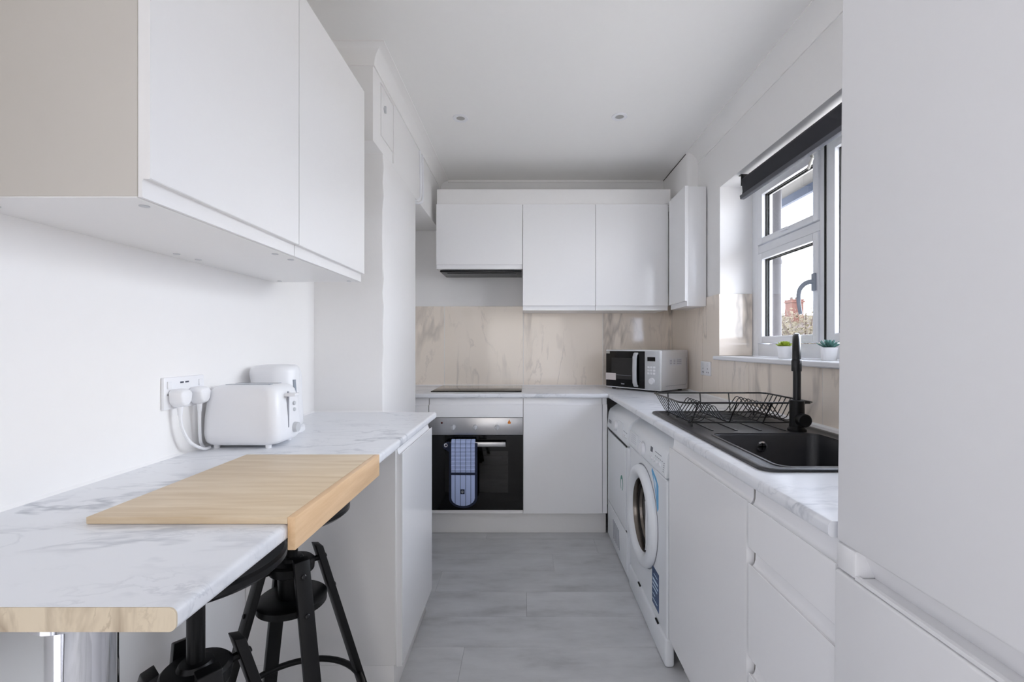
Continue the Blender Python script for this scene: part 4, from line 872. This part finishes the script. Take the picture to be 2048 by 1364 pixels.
# ------------------------------------------------------------------ bar stools
def stool(label, loc, rz, seat_z):
    x, y, _ = loc
    t_ = thing('bar_stool', label, 'stool', loc, rz, group='black bar stools under the breakfast bar')
    L_ = lambda n, m_, mat='black_metal', p_=t_, **k: obj(n, m_, mat, p_, local=True, **k)
    L_('upper_hub', MB().lathe([(.050, .590), (.056, .594), (.058, .616), (.052, .622), (.030, .624), (.026, .632), (.022, .633)], n=36))
    L_('lower_hub', MB().lathe([(.080, .500), (.088, .503), (.089, .520), (.084, .524), (.03, .526)], n=40))
    L_('core', MB().lathe([(.030, .500), (.034, .53), (.036, .590)], n=28))
    L_('lock_nut', MB().lathe([(.0, .470), (.011, .473), (.013, .482), (.013, .500)], n=20, cap=False))
    L_('post', MB().lathe([(.0145, .50), (.0145, seat_z - .018)], n=24))
    L_('seat_plate', MB().lathe([(.02, seat_z - .030), (.07, seat_z - .022), (.07, seat_z - .018)], n=28))
    L_('seat', MB().lathe([(.09, seat_z - .018), (.140, seat_z - .012), (.149, seat_z - .004), (.149, seat_z + .006), (.144, seat_z + .011), (.125, seat_z + .008), (.06, seat_z + .003), (0, seat_z + .002)], n=56, cap=False), 'black_satin')
    for k in range(4):
        a = R(45 + 90 * k); dr_ = Vector((math.cos(a), math.sin(a), 0)); tg = Vector((-math.sin(a), math.cos(a), 0))
        def q(r, z, s_, d_): return dr_ * (r + d_) + tg * (s_ * .019) + Vector((0, 0, z))
        sl = lambda z: .066 + (.648 - z) * .285
        loops_ = []
        for z in (.0, .648):
            loops_.append([q(sl(z), z, -1, -.009), q(sl(z), z, 1, -.009), q(sl(z), z + (.006 if z else 0) - (.012 if z else 0), 1, .011), q(sl(z), z - (.006 if z else 0), -1, .011)])
        lg_ = L_('leg', MB().loft(loops_), bevel=.002)
        for z in (.606, .514): L_('bolt', MB().lathe([(.006, 0), (.006, .003), (.004, .004)], dr_ * (sl(z) + .011) + Vector((0, 0, z)), tuple(dr_ + Vector((0, 0, .3))), 12), 'black_satin', lg_)
        L_('brace', MB().tube([dr_ * .05 + Vector((0, 0, .605)), dr_ * .075 + Vector((0, 0, .605))], .008, 8))
    L_('foot_ring', MB().tube([(.182 * math.cos(2 * math.pi * k / 48), .182 * math.sin(2 * math.pi * k / 48), .225) for k in range(48)], .009, 10, closed=True))
    return t_
stool('black round bar stool nearest the camera, its seat just under the bar edge', (-.604, .835, 0), R(6), .808)
stool('black round bar stool farther back below the bamboo board', (-.640, 1.25, 0), R(0), .755)

# ------------------------------------------------------------------ succulents on the sill
def succulent(label, x, y, h, rad, mat, n, L_, w, lift, seed):
    rnd = random.Random(seed); t_ = thing('potted_succulent', label, 'plant', (x, y, WIN_Z0), group='succulents on the window sill')
    obj('pot', MB().lathe([(rad * .80, 0), (rad * .82, .001), (rad, h), (rad * .93, h), (rad * .91, h - .008)], (x, y, WIN_Z0 + .0005), n=32), 'pot_white', t_)
    obj('soil', MB().lathe([(rad * .9, 0), (rad * .6, .003), (0, .004)], (x, y, WIN_Z0 + h - .0075), n=20, cap=False), 'soil', t_)
    lp = [(0, .25, .6), (.35, .9, 1.0), (.7, .85, .9), (.9, .5, .5), (1.0, .05, .1)]
    m0 = MB().loft([[(L_ * s_ , w * a * math.cos(R(q)) , w * .42 * b_ * math.sin(R(q)) + L_ * .18 * s_ * s_) for q in range(0, 360, 60)] for s_, a, b_ in lp])
    first = None
    for k in range(n):
        f = k / n; az = k * 2.39996 + rnd.uniform(-.1, .1); el = R(lift + 62 * f); s_ = 1.0 - .45 * f
        if first is None: o = obj('leaf', m0, mat, t_, local=True, smooth=70); first = o
        else: o = first.copy(); col.objects.link(o); o.parent = t_
        o.location = (.003 * math.cos(az), .003 * math.sin(az), h - .002 + .006 * f); o.rotation_euler = (0, -el, az); o.scale = (s_, s_, s_)
succulent('lime green succulent in a small white pot on the window sill', 1.205, 2.113, .056, .030, 'leaf_lime', 26, .036, .011, 8, 2)
succulent('blue-green spiky succulent in a white pot beside the fridge freezer', 1.205, 1.805, .052, .031, 'leaf_teal', 20, .046, .0085, 14, 4)

# ------------------------------------------------------------------ ceiling downlights, cables
for lab, x, y in (('round white downlight in the ceiling, left of the pair', -.356, 2.514), ('round white downlight in the ceiling, nearer the window', .519, 2.497)):
    t_ = thing('downlight', lab, 'downlight', (x, y, ZC), group='ceiling downlights')
    obj('bezel', MB().lathe([(.043, 0), (.042, -.004), (.032, -.007), (.024, -.004), (.022, 0)], (x, y, ZC), n=36, cap=False), 'plastic_white', t_)
    obj('lens', MB().lathe([(.023, -.002), (.012, -.0035), (0, -.004)], (x, y, ZC), n=24, cap=False), 'downlight_lens', t_)
for k, (dy_, lab) in enumerate(((0.0, 'white cable clipped to the beam, outer of the two'), (-.060, 'white cable clipped to the beam, inner of the two'))):
    xx = XB + .006
    tag(obj('cable', MB().tube(smooth_path([(xx, 2.835 + dy_, 2.398), (xx, 2.85 + dy_, 2.30), (xx, 2.858 + dy_, 2.19), (xx, 2.84 + dy_, 2.115), (xx - .004, 2.80 + dy_, 2.088), (XB - .03, 2.76 + dy_ * .5, 2.076), (XB - .12, 2.73 + dy_ * .5, 2.074)], 6), .0075, 8), 'plastic_white', smooth=60), lab, 'cable', 'white cables on the beam')
